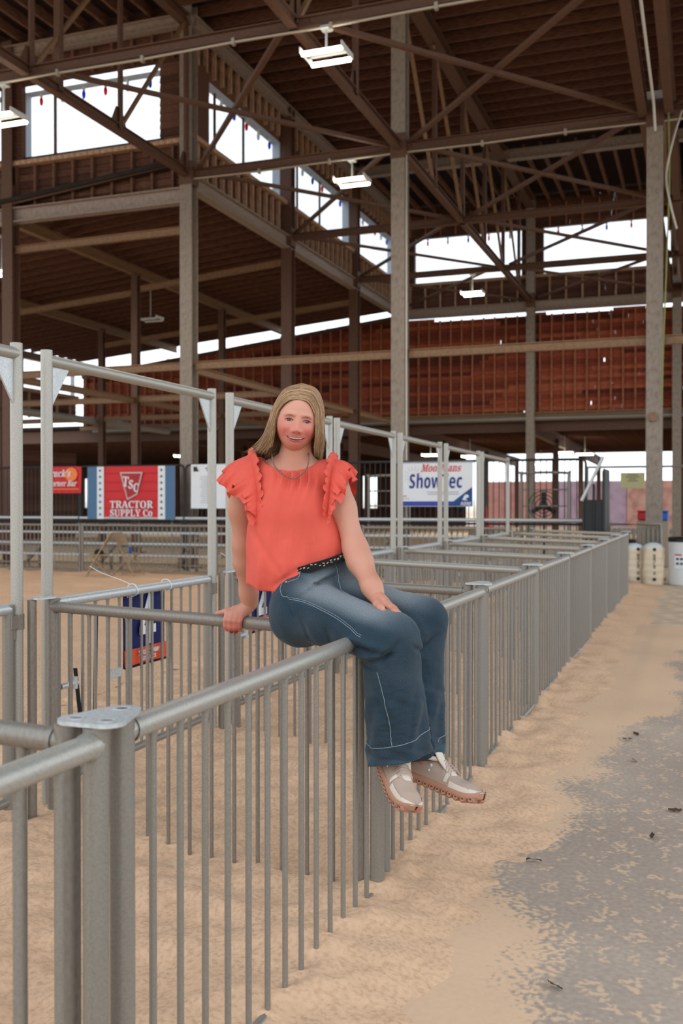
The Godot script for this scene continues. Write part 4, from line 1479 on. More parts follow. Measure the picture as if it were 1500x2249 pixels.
func add_jeans(o: Node3D) -> void:
	var b := Builder.new()
	var f := Field.new()
	f.cell = 0.0055
	f.soft = 0.02
	var hip_r := Vector3(-0.15, 1.038, 0.135)
	var knee_r := Vector3(0.146, 0.965, 0.362)
	var hip_l := Vector3(-0.04, 1.06, 0.01)
	var knee_l := Vector3(0.255, 1.0, 0.185)
	f.limb(hip_r, knee_r, 0.108, 0.078)
	f.limb(hip_l, knee_l, 0.106, 0.078)
	f.limb(knee_r, Vector3(0.172, 0.5, 0.36), 0.074, 0.11)
	f.limb(knee_r + Vector3(-0.02, -0.06, -0.01), Vector3(0.15, 0.75, 0.345), 0.07, 0.07)
	f.limb(knee_l, Vector3(0.232, 0.53, 0.23), 0.074, 0.092)
	f.limb(Vector3(-0.12, 1.06, 0.05), Vector3(-0.108, 1.22, 0.035), 0.132, 0.128, Vector3(0.3, 0, 1), 0.78)      # hips to waist
	f.limb(Vector3(-0.165, 1.0, 0.1), Vector3(-0.12, 1.01, -0.02), 0.092, 0.09)                                     # seat
	var up := Vector3(-0.3, 1.0, 0.06).normalized()
	var hem_r := Vector3(0.2, -1.0, 0.05).normalized()
	# creases: a point on each, the direction across it, depth, reach
	var creases := [
		[Vector3(-0.075, 1.128, 0.19), Vector3(-0.4, 0.9, 0.1).normalized(), 0.009, 0.15],
		[Vector3(-0.15, 1.13, 0.21), Vector3(0.25, 0.95, 0.1).normalized(), 0.006, 0.1],
		[Vector3(-0.16, 1.16, 0.19), Vector3(-0.3, 0.95, 0.0).normalized(), 0.004, 0.1],
		[Vector3(-0.19, 1.045, 0.23), Vector3(0.85, 0.5, 0.0).normalized(), 0.006, 0.085],
		[Vector3(-0.145, 1.0, 0.24), Vector3(0.9, 0.4, 0.0).normalized(), 0.006, 0.085],
		[Vector3(-0.05, 0.96, 0.3), Vector3(0.92, 0.35, 0.0).normalized(), 0.005, 0.08],
		[Vector3(0.055, 0.935, 0.4), Vector3(0.1, 0.99, 0.0).normalized(), 0.014, 0.12],
		[Vector3(0.085, 0.905, 0.42), Vector3(-0.4, 0.9, 0.0).normalized(), 0.012, 0.1],
		[Vector3(0.06, 0.885, 0.38), Vector3(0.3, 0.95, 0.0).normalized(), 0.01, 0.085],
		[Vector3(0.13, 0.93, 0.44), Vector3(-0.75, 0.65, 0.0).normalized(), 0.008, 0.075],
		[Vector3(0.215, 0.94, 0.37), Vector3(0.55, 0.83, 0.0).normalized(), 0.008, 0.08],
		[Vector3(0.25, 0.93, 0.29), Vector3(-0.5, 0.86, 0.0).normalized(), 0.009, 0.09],
		[Vector3(0.1, 0.8, 0.44), Vector3(0.96, 0.25, 0.0).normalized(), 0.005, 0.12],
		[Vector3(0.2, 0.72, 0.46), Vector3(0.97, -0.2, 0.0).normalized(), 0.005, 0.13]]
	f.cut = func(p: Vector3, d: float) -> float:
		var leg := smoothstep(-0.012, 0.012, (p.z - 0.2925) * 0.907 - (p.x - 0.2035) * 0.42)
		d += body_noise.get_noise_3dv(p) * 0.004
		for c in creases:
			var q: Vector3 = p - c[0]
			var far: float = q.length()
			if far < c[3]:
				var across: float = q.dot(c[1]) + body_noise.get_noise_3dv(p * 0.7) * 0.012
				d += c[2] * (exp(-pow(across / 0.007, 2.0)) - 0.7 * exp(-pow((across - 0.018) / 0.012, 2.0))) * smoothstep(c[3], c[3] * 0.3, far)
		# long soft folds down the legs
		if p.y < 0.88:
			var mid := Vector3(0.24, 0, 0.21).lerp(Vector3(0.16, 0, 0.36), leg)
			d += 0.0055 * sin(atan2(p.z - mid.z, p.x - mid.x) * 6.0 + p.y * 5.0 + body_noise.get_noise_1d(p.y * 1.5) * 3.0) * smoothstep(0.9, 0.65, p.y)
			# hem band stands proud of the leg
			d -= 0.0016 * smoothstep(0.003, -0.003, (p - Vector3(0.235, 0.604, 0.225).lerp(Vector3(0.172, 0.655, 0.36), leg)).dot(-hem_r))
		d = maxf(d, (p - Vector3(-0.1, 1.2, 0.05)).dot(up))
		if p.y < 0.75:
			d = maxf(d, (p - Vector3(0.235, 0.548, 0.22).lerp(Vector3(0.172, 0.584, 0.36), leg)).dot(hem_r))
		return d
	var base := lin(38, 64, 77)
	var worn := lin(158, 162, 162)
	var deep := lin(26, 48, 60)
	var wash := make_noise(5.0, 55, 3)
	var paint := func(p: Vector3, n: Vector3) -> Color:
		var c: Color = base
		var t_r: float = clampf((p - hip_r).dot(knee_r - hip_r) / (knee_r - hip_r).length_squared(), -0.2, 1.2)
		var t_l: float = clampf((p - hip_l).dot(knee_l - hip_l) / (knee_l - hip_l).length_squared(), -0.2, 1.2)
		# the dye is rubbed off along the top of the thighs and over the knees
		var off_r: float = (p - (hip_r + (knee_r - hip_r) * t_r)).normalized().dot(Vector3(0.1, 0.92, 0.4).normalized())
		var off_l: float = (p - (hip_l + (knee_l - hip_l) * t_l)).normalized().dot(Vector3(0.05, 0.95, 0.3).normalized())
		var fade := 0.0
		if p.y > 0.88:
			fade = maxf(smoothstep(0.55, 1.0, off_r) * smoothstep(-0.1, 0.2, t_r) * smoothstep(1.25, 0.8, t_r), smoothstep(0.55, 1.0, off_l) * smoothstep(0.0, 0.3, t_l) * smoothstep(1.25, 0.8, t_l))
		c = c.lerp(worn, fade * 0.8 + 0.12 * clampf(wash.get_noise_3dv(p) + 0.2, 0, 1))
		c = c.lerp(deep, clampf(0.35 - wash.get_noise_3dv(p * 0.8) * 0.6, 0.0, 0.55) * (1.0 - fade))
		if p.y < 0.6:
			c = c.lerp(lin(66, 92, 106), 0.6)
		return c
	f.build(b, paint)
	var m := bare("denim", 0.9)
	m.rim_enabled = true
	m.rim = 0.15
	var weave := grain(0.5, 61, [], 512, FastNoiseLite.TYPE_SIMPLEX, 2)
	m.detail_enabled = false
	m.uv1_triplanar = true
	m.uv1_scale = Vector3(5, 3.4, 5)
	m.albedo_texture = grain(0.075, 62, [[0.2, Color(0.5, 0.55, 0.6)], [0.5, Color(0.84, 0.86, 0.88)], [0.75, Color(1, 1, 1)]], 1024, FastNoiseLite.TYPE_SIMPLEX, 3)
	m.heightmap_enabled = true
	m.heightmap_texture = weave
	m.heightmap_scale = 0.05
	var jeans := part("jeans", b, m, o)
	# seams: two rows of pale stitching down the outer leg, one round the hem, the pocket and the fly
	var thread := mat("thread", Color(0.52, 0.57, 0.59), 0.8)
	var lines := [
		[Vector3(-0.203, 1.083, 0.235), Vector3(-0.15, 1.075, 0.25), Vector3(-0.06, 1.04, 0.31), Vector3(0.01, 1.0, 0.36), Vector3(0.05, 0.965, 0.39)],
		[Vector3(0.098, 0.87, 0.43), Vector3(0.115, 0.8, 0.44), Vector3(0.13, 0.72, 0.455), Vector3(0.136, 0.645, 0.465)],
		[Vector3(-0.215, 1.16, 0.17), Vector3(-0.235, 1.135, 0.17), Vector3(-0.225, 1.1, 0.2), Vector3(-0.205, 1.085, 0.235)],
		[Vector3(-0.215, 1.155, 0.19), Vector3(-0.17, 1.18, 0.19), Vector3(-0.135, 1.205, 0.18), Vector3(-0.128, 1.215, 0.17)],
		[Vector3(-0.02, 1.2, 0.15), Vector3(0.002, 1.185, 0.17), Vector3(0.01, 1.15, 0.19), Vector3(0.018, 1.125, 0.2)]]
	var st := Builder.new()
	for l in lines:
		var path := curve(l, 40)
		for i in path.size():
			path[i] = onto(f, path[i], 0.0006)
		st.tube(path, 0.0011, 5, false)
		if l == lines[0]:
			for i in path.size():
				path[i] = onto(f, path[i] + Vector3(0.002, 0.0065, 0), 0.0006)
			st.tube(path, 0.0008, 5, false)
	for leg in [[Vector3(0.172, 0.655, 0.36), Vector3(0.42, 0, -0.9)], [Vector3(0.235, 0.604, 0.225), Vector3(-0.42, 0, 0.9)]]:
		var ring := PackedVector3Array()
		for i in 49:
			var other: Vector3 = leg[1]
			var a := atan2(other.z, other.x) + 1.15 + (TAU - 2.3) * i / 48.0
			var c: Vector3 = leg[0]
			var p := c + Vector3(cos(a) * 0.13, cos(a) * 0.028 - sin(a) * 0.006, sin(a) * 0.13)
			ring.append(onto_axis(f, c + Vector3(0, (p - c).y, 0), p, 0.0006))
		st.tube(ring, 0.0012, 5, false)
	part("stitching", st, thread, jeans)
	# patterned belt
	var belt := Builder.new()
	var deco := Builder.new()
	var side := Basis(Vector3(up.y, -up.x, 0).normalized(), up, Vector3(up.y, -up.x, 0).normalized().cross(up))
	for i in 64:
		var a0 := TAU * i / 64.0
		var a1 := TAU * (i + 1) / 64.0
		var c := Vector3(-0.103, 1.192, 0.048)
		var q := [c + side * Vector3(cos(a0) * 0.14, -0.012, sin(a0) * 0.112), c + side * Vector3(cos(a1) * 0.14, -0.012, sin(a1) * 0.112)]
		var nn := side * Vector3(cos(a0 + 0.05), 0, sin(a0 + 0.05))
		belt.quad(q[0], q[1], q[1] + up * 0.026, q[0] + up * 0.026, nn)
		belt.quad(q[0] + up * 0.026, q[1] + up * 0.026, q[1] + up * 0.026 - nn * 0.02, q[0] + up * 0.026 - nn * 0.02, up)
		for j in 2:
			if rng.randf() < 0.7:
				var at := q[0] as Vector3 + up * rng.randf_range(0.006, 0.021) + nn * 0.001
				deco.tube(PackedVector3Array([at, at + side * Vector3(-sin(a0), rng.randf_range(-0.5, 0.5), cos(a0)) * 0.007]), 0.0019, 5)
	var bp := part("belt", belt, mats.black_cloth, o)
	part("belt_pattern", deco, mat("belt_print", Color(0.72, 0.62, 0.52), 0.6), bp)
	var rivet := Builder.new()
	rivet.lathe(PackedVector2Array([Vector2(0.0, 0.003), Vector2(0.004, 0.002), Vector2(0.005, 0.0)]), 10, Transform3D(Basis(Vector3.RIGHT, PI / 2), onto(f, Vector3(-0.222, 1.155, 0.185), 0.001)))
	part("rivet", rivet, mat("copper", Color(0.75, 0.45, 0.32), 0.4, 0.7), jeans)


# the field's value at a point
func depth_at(f: Field, p: Vector3) -> float:
	var s := 0.0
	for l in f.limbs:
		var ba: Vector3 = l[1] - l[0]
		var q: Vector3 = p - l[0]
		var t := clampf(q.dot(ba) / maxf(ba.length_squared(), 1e-9), 0.0, 1.0)
		q -= ba * t
		var ax: Vector3 = l[4]
		q += ax * (q.dot(ax) * (1.0 / l[5] - 1.0))
		s += exp(-(q.length() - lerpf(l[2], l[3], t)) / f.soft)
	var d := -f.soft * log(maxf(s, 1e-12))
	if f.cut != null and d < 0.03:
		d = f.cut.call(p, d)
	return d


# slides a point along the field's slope onto its surface
func onto(f: Field, p: Vector3, lift := 0.0) -> Vector3:
	for k in 5:
		var e := 0.004
		var d := depth_at(f, p)
		var g := Vector3(depth_at(f, p + Vector3(e, 0, 0)) - d, depth_at(f, p + Vector3(0, e, 0)) - d, depth_at(f, p + Vector3(0, 0, e)) - d) / e
		if g.length_squared() < 0.01:
			break
		p -= g.normalized() * clampf((d - lift) / maxf(g.length(), 0.5), -0.03, 0.03)
	return p


# the surface point on the way from outside point p towards c
func onto_axis(f: Field, c: Vector3, p: Vector3, lift := 0.0) -> Vector3:
	var d := (c - p).normalized()
	for k in 24:
		var s := depth_at(f, p) - lift
		if s < 0.0005:
			break
		p += d * s * 0.8
	return p


func add_blouse(o: Node3D) -> void:
	var m := mat("gauze", Color(0.87, 0.345, 0.275), 0.85)
	m.rim_enabled = true
	m.rim = 0.2
	m.cull_mode = BaseMaterial3D.CULL_DISABLED
	m.uv1_triplanar = true
	m.uv1_scale = Vector3(13, 1.8, 13)
	m.heightmap_enabled = true
	m.heightmap_texture = grain(0.1, 71, [], 512, FastNoiseLite.TYPE_SIMPLEX, 4)
	m.heightmap_scale = 0.09
	m.backlight_enabled = true
	m.backlight = Color(0.25, 0.06, 0.04)
	var b := Builder.new()
	var f := Field.new()
	f.cell = 0.005
	f.soft = 0.02
	var fwd := Vector3(0.3, 0, 1).normalized()
	f.limb(Vector3(-0.2, 1.43, -0.015), Vector3(-0.192, 1.17, 0.04), 0.14, 0.15, fwd, 0.74)
	f.limb(Vector3(-0.245, 1.41, 0.05), Vector3(-0.25, 1.38, 0.055), 0.06, 0.06)
	f.limb(Vector3(-0.14, 1.41, 0.075), Vector3(-0.135, 1.38, 0.08), 0.06, 0.06)
	f.limb(Vector3(-0.335, 1.52, -0.055), Vector3(-0.2, 1.49, 0.0), 0.05, 0.058)
	f.limb(Vector3(-0.2, 1.49, 0.0), Vector3(-0.062, 1.505, 0.03), 0.058, 0.052)
	f.limb(Vector3(-0.262, 1.3, 0.0), Vector3(-0.248, 1.03, 0.04), 0.08, 0.098, fwd, 0.9)
	f.limb(Vector3(-0.105, 1.3, 0.05), Vector3(-0.088, 1.235, 0.06), 0.09, 0.09, fwd, 0.9)
	var hem_x := [-0.4, -0.345, -0.285, -0.24, -0.2, -0.155, -0.11, -0.05, 0.03]
	var hem_y := [1.125, 1.115, 1.096, 1.093, 1.104, 1.13, 1.162, 1.196, 1.206]
	var fold := make_noise(4.0, 81, 2)
	f.cut = func(p: Vector3, d: float) -> float:
		# gathers hanging from the neckline, drape folds towards the hem, fine crinkle
		var u := p.x * 1.0 + p.z * 0.3
		d += 0.009 * sin(u * 190.0 + fold.get_noise_2d(u, p.y) * 4.0) * smoothstep(1.39, 1.5, p.y) * smoothstep(0.11, 0.03, absf(p.x + 0.185))
		d += 0.011 * fold.get_noise_3d(p.x * 3.4, p.y * 0.8, p.z * 3.4) * smoothstep(1.42, 1.25, p.y)
		d += 0.007 * exp(-pow((p - Vector3(-0.29, 1.25, 0.1)).dot(Vector3(0.82, 0.56, 0)) / 0.012, 2.0)) * smoothstep(1.1, 1.2, p.y) * smoothstep(1.4, 1.3, p.y) * smoothstep(0, 0.04, p.z)
		d += 0.009 * exp(-pow((p - Vector3(-0.2, 1.15, 0.15)).dot(Vector3(-0.55, 0.83, 0)) / 0.011, 2.0)) * smoothstep(0.09, 0.02, p.distance_to(Vector3(-0.2, 1.15, 0.16)))
		d -= 0.008 * exp(-pow((p - Vector3(-0.2, 1.13, 0.15)).dot(Vector3(-0.55, 0.83, 0)) / 0.011, 2.0)) * smoothstep(0.09, 0.02, p.distance_to(Vector3(-0.2, 1.13, 0.16)))
		# scooped neckline and hem
		var q := (p - Vector3(-0.196, 1.618, 0.02)) / Vector3(0.128, 0.105, 0.3)
		d = maxf(d, (1.0 - q.length()) * 0.1)
		var k := 0
		while k < hem_x.size() - 2 and p.x > hem_x[k + 1]:
			k += 1
		var hem: float = lerpf(hem_y[k], hem_y[k + 1], clampf((p.x - hem_x[k]) / (hem_x[k + 1] - hem_x[k]), 0, 1))
		hem += 0.003 * sin(p.x * 60.0 + p.z * 40.0)
		return maxf(d, (hem - p.y) * 0.8)
	f.build(b)
	var blouse := part("blouse", b, m, o)
	# flutter sleeves: two tiers and a narrow frill along each seam
	var seam_r := [Vector3(-0.312, 1.335, 0.085), Vector3(-0.31, 1.41, 0.085), Vector3(-0.322, 1.49, 0.055), Vector3(-0.342, 1.565, -0.01), Vector3(-0.356, 1.575, -0.06), Vector3(-0.37, 1.53, -0.13), Vector3(-0.36, 1.45, -0.15)]
	var seam_l := [Vector3(-0.068, 1.352, 0.135), Vector3(-0.062, 1.43, 0.13), Vector3(-0.055, 1.5, 0.1), Vector3(-0.045, 1.552, 0.045), Vector3(-0.035, 1.555, 0.005), Vector3(-0.02, 1.52, -0.05), Vector3(-0.02, 1.44, -0.07)]
	var rim_r := [Vector3(-0.318, 1.33, 0.1), Vector3(-0.355, 1.39, 0.1), Vector3(-0.395, 1.43, 0.055), Vector3(-0.43, 1.455, 0.005), Vector3(-0.448, 1.478, -0.06), Vector3(-0.435, 1.46, -0.14), Vector3(-0.4, 1.42, -0.18)]
	var rim_l := [Vector3(-0.064, 1.347, 0.148), Vector3(-0.03, 1.405, 0.15), Vector3(-0.01, 1.445, 0.125), Vector3(0.012, 1.478, 0.085), Vector3(0.02, 1.492, 0.03), Vector3(0.03, 1.47, -0.04), Vector3(0.01, 1.42, -0.08)]
	for s in 2:
		var seam: Array = [seam_r, seam_l][s]
		var rim: Array = [rim_r, rim_l][s]
		var mid: Vector3 = [Vector3(-0.35, 1.46, -0.06), Vector3(-0.05, 1.455, 0.04)][s]
		part("sleeve_ruffle", ruffle(seam, rim, mid, 1.0, 6.3, 0.014, 0.3 + s), m, blouse)
		part("sleeve_ruffle", ruffle(seam, rim, mid, 0.74, 7.4, 0.013, 2.1 + s, 0.011), m, blouse)
		var inner := []
		var push: Vector3 = [Vector3(0.016, 0.0, 0.016), Vector3(-0.014, 0.0, 0.018)][s]
		for i in seam.size():
			inner.append(seam[i] + push * (1.0 if i < 4 else 0.3) + Vector3(0, 0.006, 0))
		part("frill", ruffle(seam, inner, mid, 1.0, 17.3, 0.0055, 1.0), m, blouse)


# a gathered strip from a seam out to a waving edge
func ruffle(seam: Array, rim: Array, mid: Vector3, share: float, waves: float, amp: float, phase: float, raise := 0.0) -> Builder:
	var cols := 150
	var rows := 12
	var a := curve(seam, cols)
	var z := curve(rim, cols)
	var pts := PackedVector3Array()
	for r in rows:
		var v := float(r) / (rows - 1)
		for c in cols:
			var u := float(c) / (cols - 1)
			var e := a[c].lerp(z[c], share)
			var p := a[c].lerp(e, v)
			var out := (p - mid).normalized()
			var along := (a[mini(c + 1, cols - 1)] - a[maxi(c - 1, 0)]).normalized()
			var across := (e - a[c])
			var n := along.cross(across).normalized()
			if n.dot(out) < 0.0:
				n = -n
			var body := sin(PI * clampf(u, 0.0, 1.0))
			p += out * (0.02 * sin(PI * v * 0.8) * body * share + raise * v)
			var w := sin(u * waves * TAU + phase + sin(u * 17.0) * 0.8) + 0.4 * sin(u * waves * 2.3 * TAU + phase * 3.0)
			p += n * w * amp * pow(v, 1.5) * (0.35 + 0.65 * body)
			p += along * cos(u * waves * TAU + phase + sin(u * 31.0)) * amp * 0.8 * v * v
			p += across.normalized() * sin(u * waves * TAU * 0.5 + phase * 2.0) * amp * 0.8 * v * v
			pts.append(p)
	var b := Builder.new()
	b.grid(pts, cols)
	return b


func add_necklace(o: Node3D) -> void:
	var path := curve([Vector3(-0.255, 1.585, 0.01), Vector3(-0.262, 1.565, 0.05), Vector3(-0.243, 1.521, 0.098), Vector3(-0.187, 1.487, 0.118), Vector3(-0.142, 1.517, 0.115), Vector3(-0.132, 1.565, 0.072), Vector3(-0.14, 1.585, 0.03)], 74)
	var b := Builder.new()
	for i in path.size():
		b.lathe(PackedVector2Array([Vector2(0, -0.0031), Vector2(0.002, -0.0022), Vector2(0.003, 0), Vector2(0.002, 0.0022), Vector2(0, 0.0031)]), 8, Transform3D(Basis(), path[i]))
	part("bead_necklace", b, mat("pewter", Color(0.55, 0.48, 0.42), 0.3, 0.85), o)


# a running shoe from heel to toe, both on the sole; side is +1 or -1 for the outer side, roll in degrees
func add_shoe(o: Node3D, heel: Vector3, toe: Vector3, side: float, roll: float) -> void:
	var zt := (toe - heel).normalized()
	var xt := Vector3.UP.cross(zt).normalized()
	var shoe := Node3D.new()
	shoe.name = "shoe"
	o.add_child(shoe, true)
	shoe.transform = Transform3D(Basis(xt, zt.cross(xt), zt) * Basis(Vector3.BACK, deg_to_rad(roll)), heel)
	var long := heel.distance_to(toe)
	var knit := mat("knit_%d" % int(side + 1), Color(0.70, 0.60, 0.53), 0.9)
	knit.uv1_triplanar = true
	knit.uv1_scale = Vector3(14, 14, 14)
	knit.heightmap_enabled = true
	knit.heightmap_texture = grain(0.4, 95, [], 256, FastNoiseLite.TYPE_CELLULAR, 1)
	knit.heightmap_scale = 0.05
	var pale: Material = mats.get("shoe_pale", null)
	if pale == null:
		pale = mat("shoe_pale", Color(0.83, 0.77, 0.70), 0.7)
		mat("shoe_sole", Color(0.69, 0.5, 0.4), 0.75)
		mat("shoe_dark", Color(0.4, 0.26, 0.2), 0.8)
		mat("lace", Color(0.74, 0.62, 0.56), 0.85)
	var cols := 33
	var b := Builder.new()
	var pts := PackedVector3Array()
	for r in 41:
		for c in cols:
			pts.append(shoe_point(r / 40.0, float(c) / (cols - 1), long, side))
	b.grid(pts, cols, PackedColorArray(), true)
	part("upper", b, knit, shoe)
	# overlays: toe rand, side stripe, eyestay, heel counter
	for patch in [[0.86, 1.0, 0.0, 1.0, 0.16, 0.84], [0.6, 0.9, 0.0, 0.14, -1, -1], [0.6, 0.9, 0.86, 1.0, -1, -1], [0.52, 0.57, 0.05, 0.4, -1, -1], [0.52, 0.57, 0.6, 0.95, -1, -1], [0.0, 0.1, 0.12, 0.88, -1, -1]]:
		for half in ([0, 1] if patch[4] > 0 else [2]):
			var ps := PackedVector3Array()
			for r in 13:
				for c in 13:
					var t := lerpf(patch[0], patch[1], r / 12.0)
					var lo: float = patch[2]
					var hi: float = patch[3]
					if half == 0:
						hi = lerpf(0.18, 0.5, smoothstep(0.0, 1.0, r / 12.0))
					elif half == 1:
						lo = lerpf(0.82, 0.5, smoothstep(0.0, 1.0, r / 12.0))
					ps.append(shoe_point(t, lerpf(lo, hi, c / 12.0), long, side, 0.0016))
			var k := Builder.new()
			k.grid(ps, 13, PackedColorArray(), true)
			part("overlay", k, pale, shoe)
	# tongue and collar
	var tg := Builder.new()
	tg.tube(curve([Vector3(0, 0.056, 0.6 * long), Vector3(0, 0.074, 0.48 * long), Vector3(0, 0.094, 0.37 * long), Vector3(0, 0.112, 0.31 * long)], 16), 0.022, 16, true, 0.32, Vector3.RIGHT)
	part("tongue", tg, pale, shoe)
	var collar := []
	for i in 17:
		var a := TAU * i / 16.0
		collar.append(Vector3(sin(a) * 0.03, 0.088 + cos(a) * 0.006 + 0.01 * (1.0 if cos(a) < -0.5 else 0.0), (0.185 + cos(a) * 0.15) * long))
	part("collar", rod(curve(collar, 49), 0.0075, 8, false), pale, shoe)
	# laces
	for i in 6:
		var t := 0.37 + i * 0.036
		var l := rod(curve([shoe_point(t + 0.02, 0.3, long, side, 0.002), shoe_point(t + 0.005, 0.42, long, side, 0.01), shoe_point(t, 0.5, long, side, 0.013), shoe_point(t + 0.005, 0.58, long, side, 0.01), shoe_point(t + 0.02, 0.7, long, side, 0.002)], 14), 0.0019, 6)
		part("lace", l, mats.lace, shoe)
	# sole: a foam slab over a row of hollow pods
	var s := Builder.new()
	var sp := PackedVector3Array()
	for r in 41:
		var t := r / 40.0
		for c in 13:
			var w := shoe_width(t) + 0.003
			var e: Array = [[-0.7, 0.006], [-1.0, 0.01], [-1.05, 0.018], [-1.0, 0.027], [-0.9, 0.03], [-0.4, 0.03], [0.0, 0.03], [0.4, 0.03], [0.9, 0.03], [1.0, 0.027], [1.05, 0.018], [1.0, 0.01], [0.7, 0.006]][c]
			sp.append(Vector3(e[0] * w + shoe_bend(t, side), e[1] + 0.02 * pow(maxf(t - 0.75, 0.0) / 0.25, 2.0), t * long))
	s.grid(sp, 13, PackedColorArray(), true)
	part("midsole", s, mats.shoe_sole, shoe)
	for i in 11:
		var t := 0.05 + i * 0.086
		var w := shoe_width(t) + 0.0035
		var up := 0.02 * pow(maxf(t - 0.75, 0.0) / 0.25, 2.0)
		var c := Vector3(shoe_bend(t, side), 0.008 + up, t * long)
		for x in [-1.0, 1.0]:
			var k := Builder.new()
			k.tube(PackedVector3Array([c + Vector3(x * w * 0.25, 0, 0), c + Vector3(x * (w - 0.003), 0, 0), c + Vector3(x * (w - 0.0005), 0, 0), c + Vector3(x * (w + 0.0008), 0, 0)]), [0.0118, 0.0118, 0.0108, 0.0085], 14)
			var pod := part("pod", k, mats.shoe_sole, shoe)
			k = Builder.new()
			k.tube(PackedVector3Array([c + Vector3(x * (w - 0.004), 0.001, 0), c + Vector3(x * (w + 0.0012), 0.001, 0)]), 0.005, 10, true, 0.6, Vector3.BACK)
			part("pod_hole", k, mats.shoe_dark, pod)
	var toe_cap := Builder.new()
	var cp := PackedVector3Array()
	for r in 9:
		for c in 17:
			cp.append(shoe_point(lerpf(0.93, 1.0, r / 8.0), lerpf(0.12, 0.88, c / 16.0), long, side, 0.0028) - Vector3(0, 0.004 * (1.0 - r / 8.0), 0))
	toe_cap.grid(cp, 17, PackedColorArray(), true)
	part("toe_cap", toe_cap, mats.shoe_sole, shoe)
	for d in [[0.3, 0.2, 0.0055], [0.3, 0.1, 0.004]]:
		var k := Builder.new()
		for sd in [d[1], 1.0 - d[1]]:
			var p := shoe_point(d[0], sd, long, side, 0.001)
			k.lathe(PackedVector2Array([Vector2(0, 0.002), Vector2(d[2] * 0.7, 0.0018), Vector2(d[2], 0.0)]), 10, Transform3D(Basis(Vector3.BACK, -PI / 2 if p.x > 0 else PI / 2), p))
		part("badge", k, mats.white, shoe)


func shoe_width(t: float) -> float:
	if t >= 0.9999 or t <= 0.0001:
		return 0.0005
	var w := lerpf(0.03, 0.035, smoothstep(0.0, 0.35, t))
	w = lerpf(w, 0.0445, smoothstep(0.35, 0.7, t))
	w *= sqrt(clampf(1.0 - pow(maxf(t - 0.72, 0.0) / 0.285, 2.4), 0.0, 1.0))
	return w * sqrt(clampf(1.0 - pow(maxf(0.1 - t, 0.0) / 0.115, 2.0), 0.0, 1.0))


func shoe_bend(t: float, side: float) -> float:
	return side * 0.008 * sin(t * PI) - side * 0.006 * t


# a point of the upper: t from heel to toe, u from one edge of the sole over the top to the other
func shoe_point(t: float, u: float, long: float, side: float, lift := 0.0) -> Vector3:
	var w := shoe_width(t)
	var high := lerpf(0.092, 0.09, smoothstep(0.0, 0.3, t))
	high = lerpf(high, 0.058, smoothstep(0.28, 0.72, t))
	high = lerpf(high, 0.03, smoothstep(0.78, 1.0, t))
	var a := PI * (1.0 - u)
	var ca := cos(a)
	var sa := sin(a)
	var x := signf(ca) * pow(absf(ca), 0.75) * (w + lift)
	var y := 0.026 + pow(sa, 0.72) * (high - 0.026 + lift)
	if t < 0.45:
		x *= 1.0 - 0.25 * smoothstep(0.3, 1.0, sa)
	if t >= 0.9999 or t <= 0.0001:
		y = lerpf(0.026, y, 0.2)
	return Vector3(x + shoe_bend(t, side), y + 0.018 * pow(maxf(t - 0.75, 0.0) / 0.25, 2.0), t * long)


# ---------------------------------------------------------------- show ring, bleachers, banners and what stands beyond
func letters(text: String, size: float, at: Vector3, m: Material, parent: Node3D, serif := false, slant := 0.0, bold := true, squeeze := 1.0, turn := 0.0, called := "lettering") -> MeshInstance3D:
	var f := SystemFont.new()
	f.font_names = PackedStringArray(["Droid Serif" if serif else "Droid Sans"])
	f.font_weight = 700 if bold else 400
	var t := TextMesh.new()
	t.font = f
	t.text = text
	t.font_size = 64
	t.pixel_size = size / 64.0
	t.depth = 0.004
	t.curve_step = 2.0
	var b := Basis(Vector3(squeeze, 0, 0), Vector3(slant, 1, 0), Vector3(0, 0, 1))
	return part(called, t, m, parent, Transform3D(Basis(Vector3.BACK, turn) * b, at))


func cloth_panel(w: float, h: float, sag := 0.02, ripples := 5.0) -> Builder:
	var b := Builder.new()
	var pts := PackedVector3Array()
	var back := PackedVector3Array()
	for r in 13:
		for c in 41:
			var u := c / 40.0 - 0.5
			var v := r / 12.0 - 0.5
			var z := sag * 0.5 * sin(u * ripples * TAU + v * 2.0) * (0.3 + 0.7 * (0.5 - v))
			pts.append(Vector3(u * w, v * h, z))
			back.append(Vector3(u * w, v * h, z - 0.004))
	b.grid(pts, 41, PackedColorArray(), false)
	b.grid(back, 41, PackedColorArray(), true)
	return b


func star(r: float) -> PackedVector2Array:
	var p := PackedVector2Array()
	for i in 10:
		var a := PI / 2 + TAU * i / 10.0
		p.append(Vector2(cos(a), sin(a)) * (r if i % 2 == 0 else r * 0.42))
	return p


func flat_shape(outline: PackedVector2Array, thick: float, at := Transform3D()) -> Builder:
	var b := Builder.new()
	b.plate(outline, thick, at)
	return b


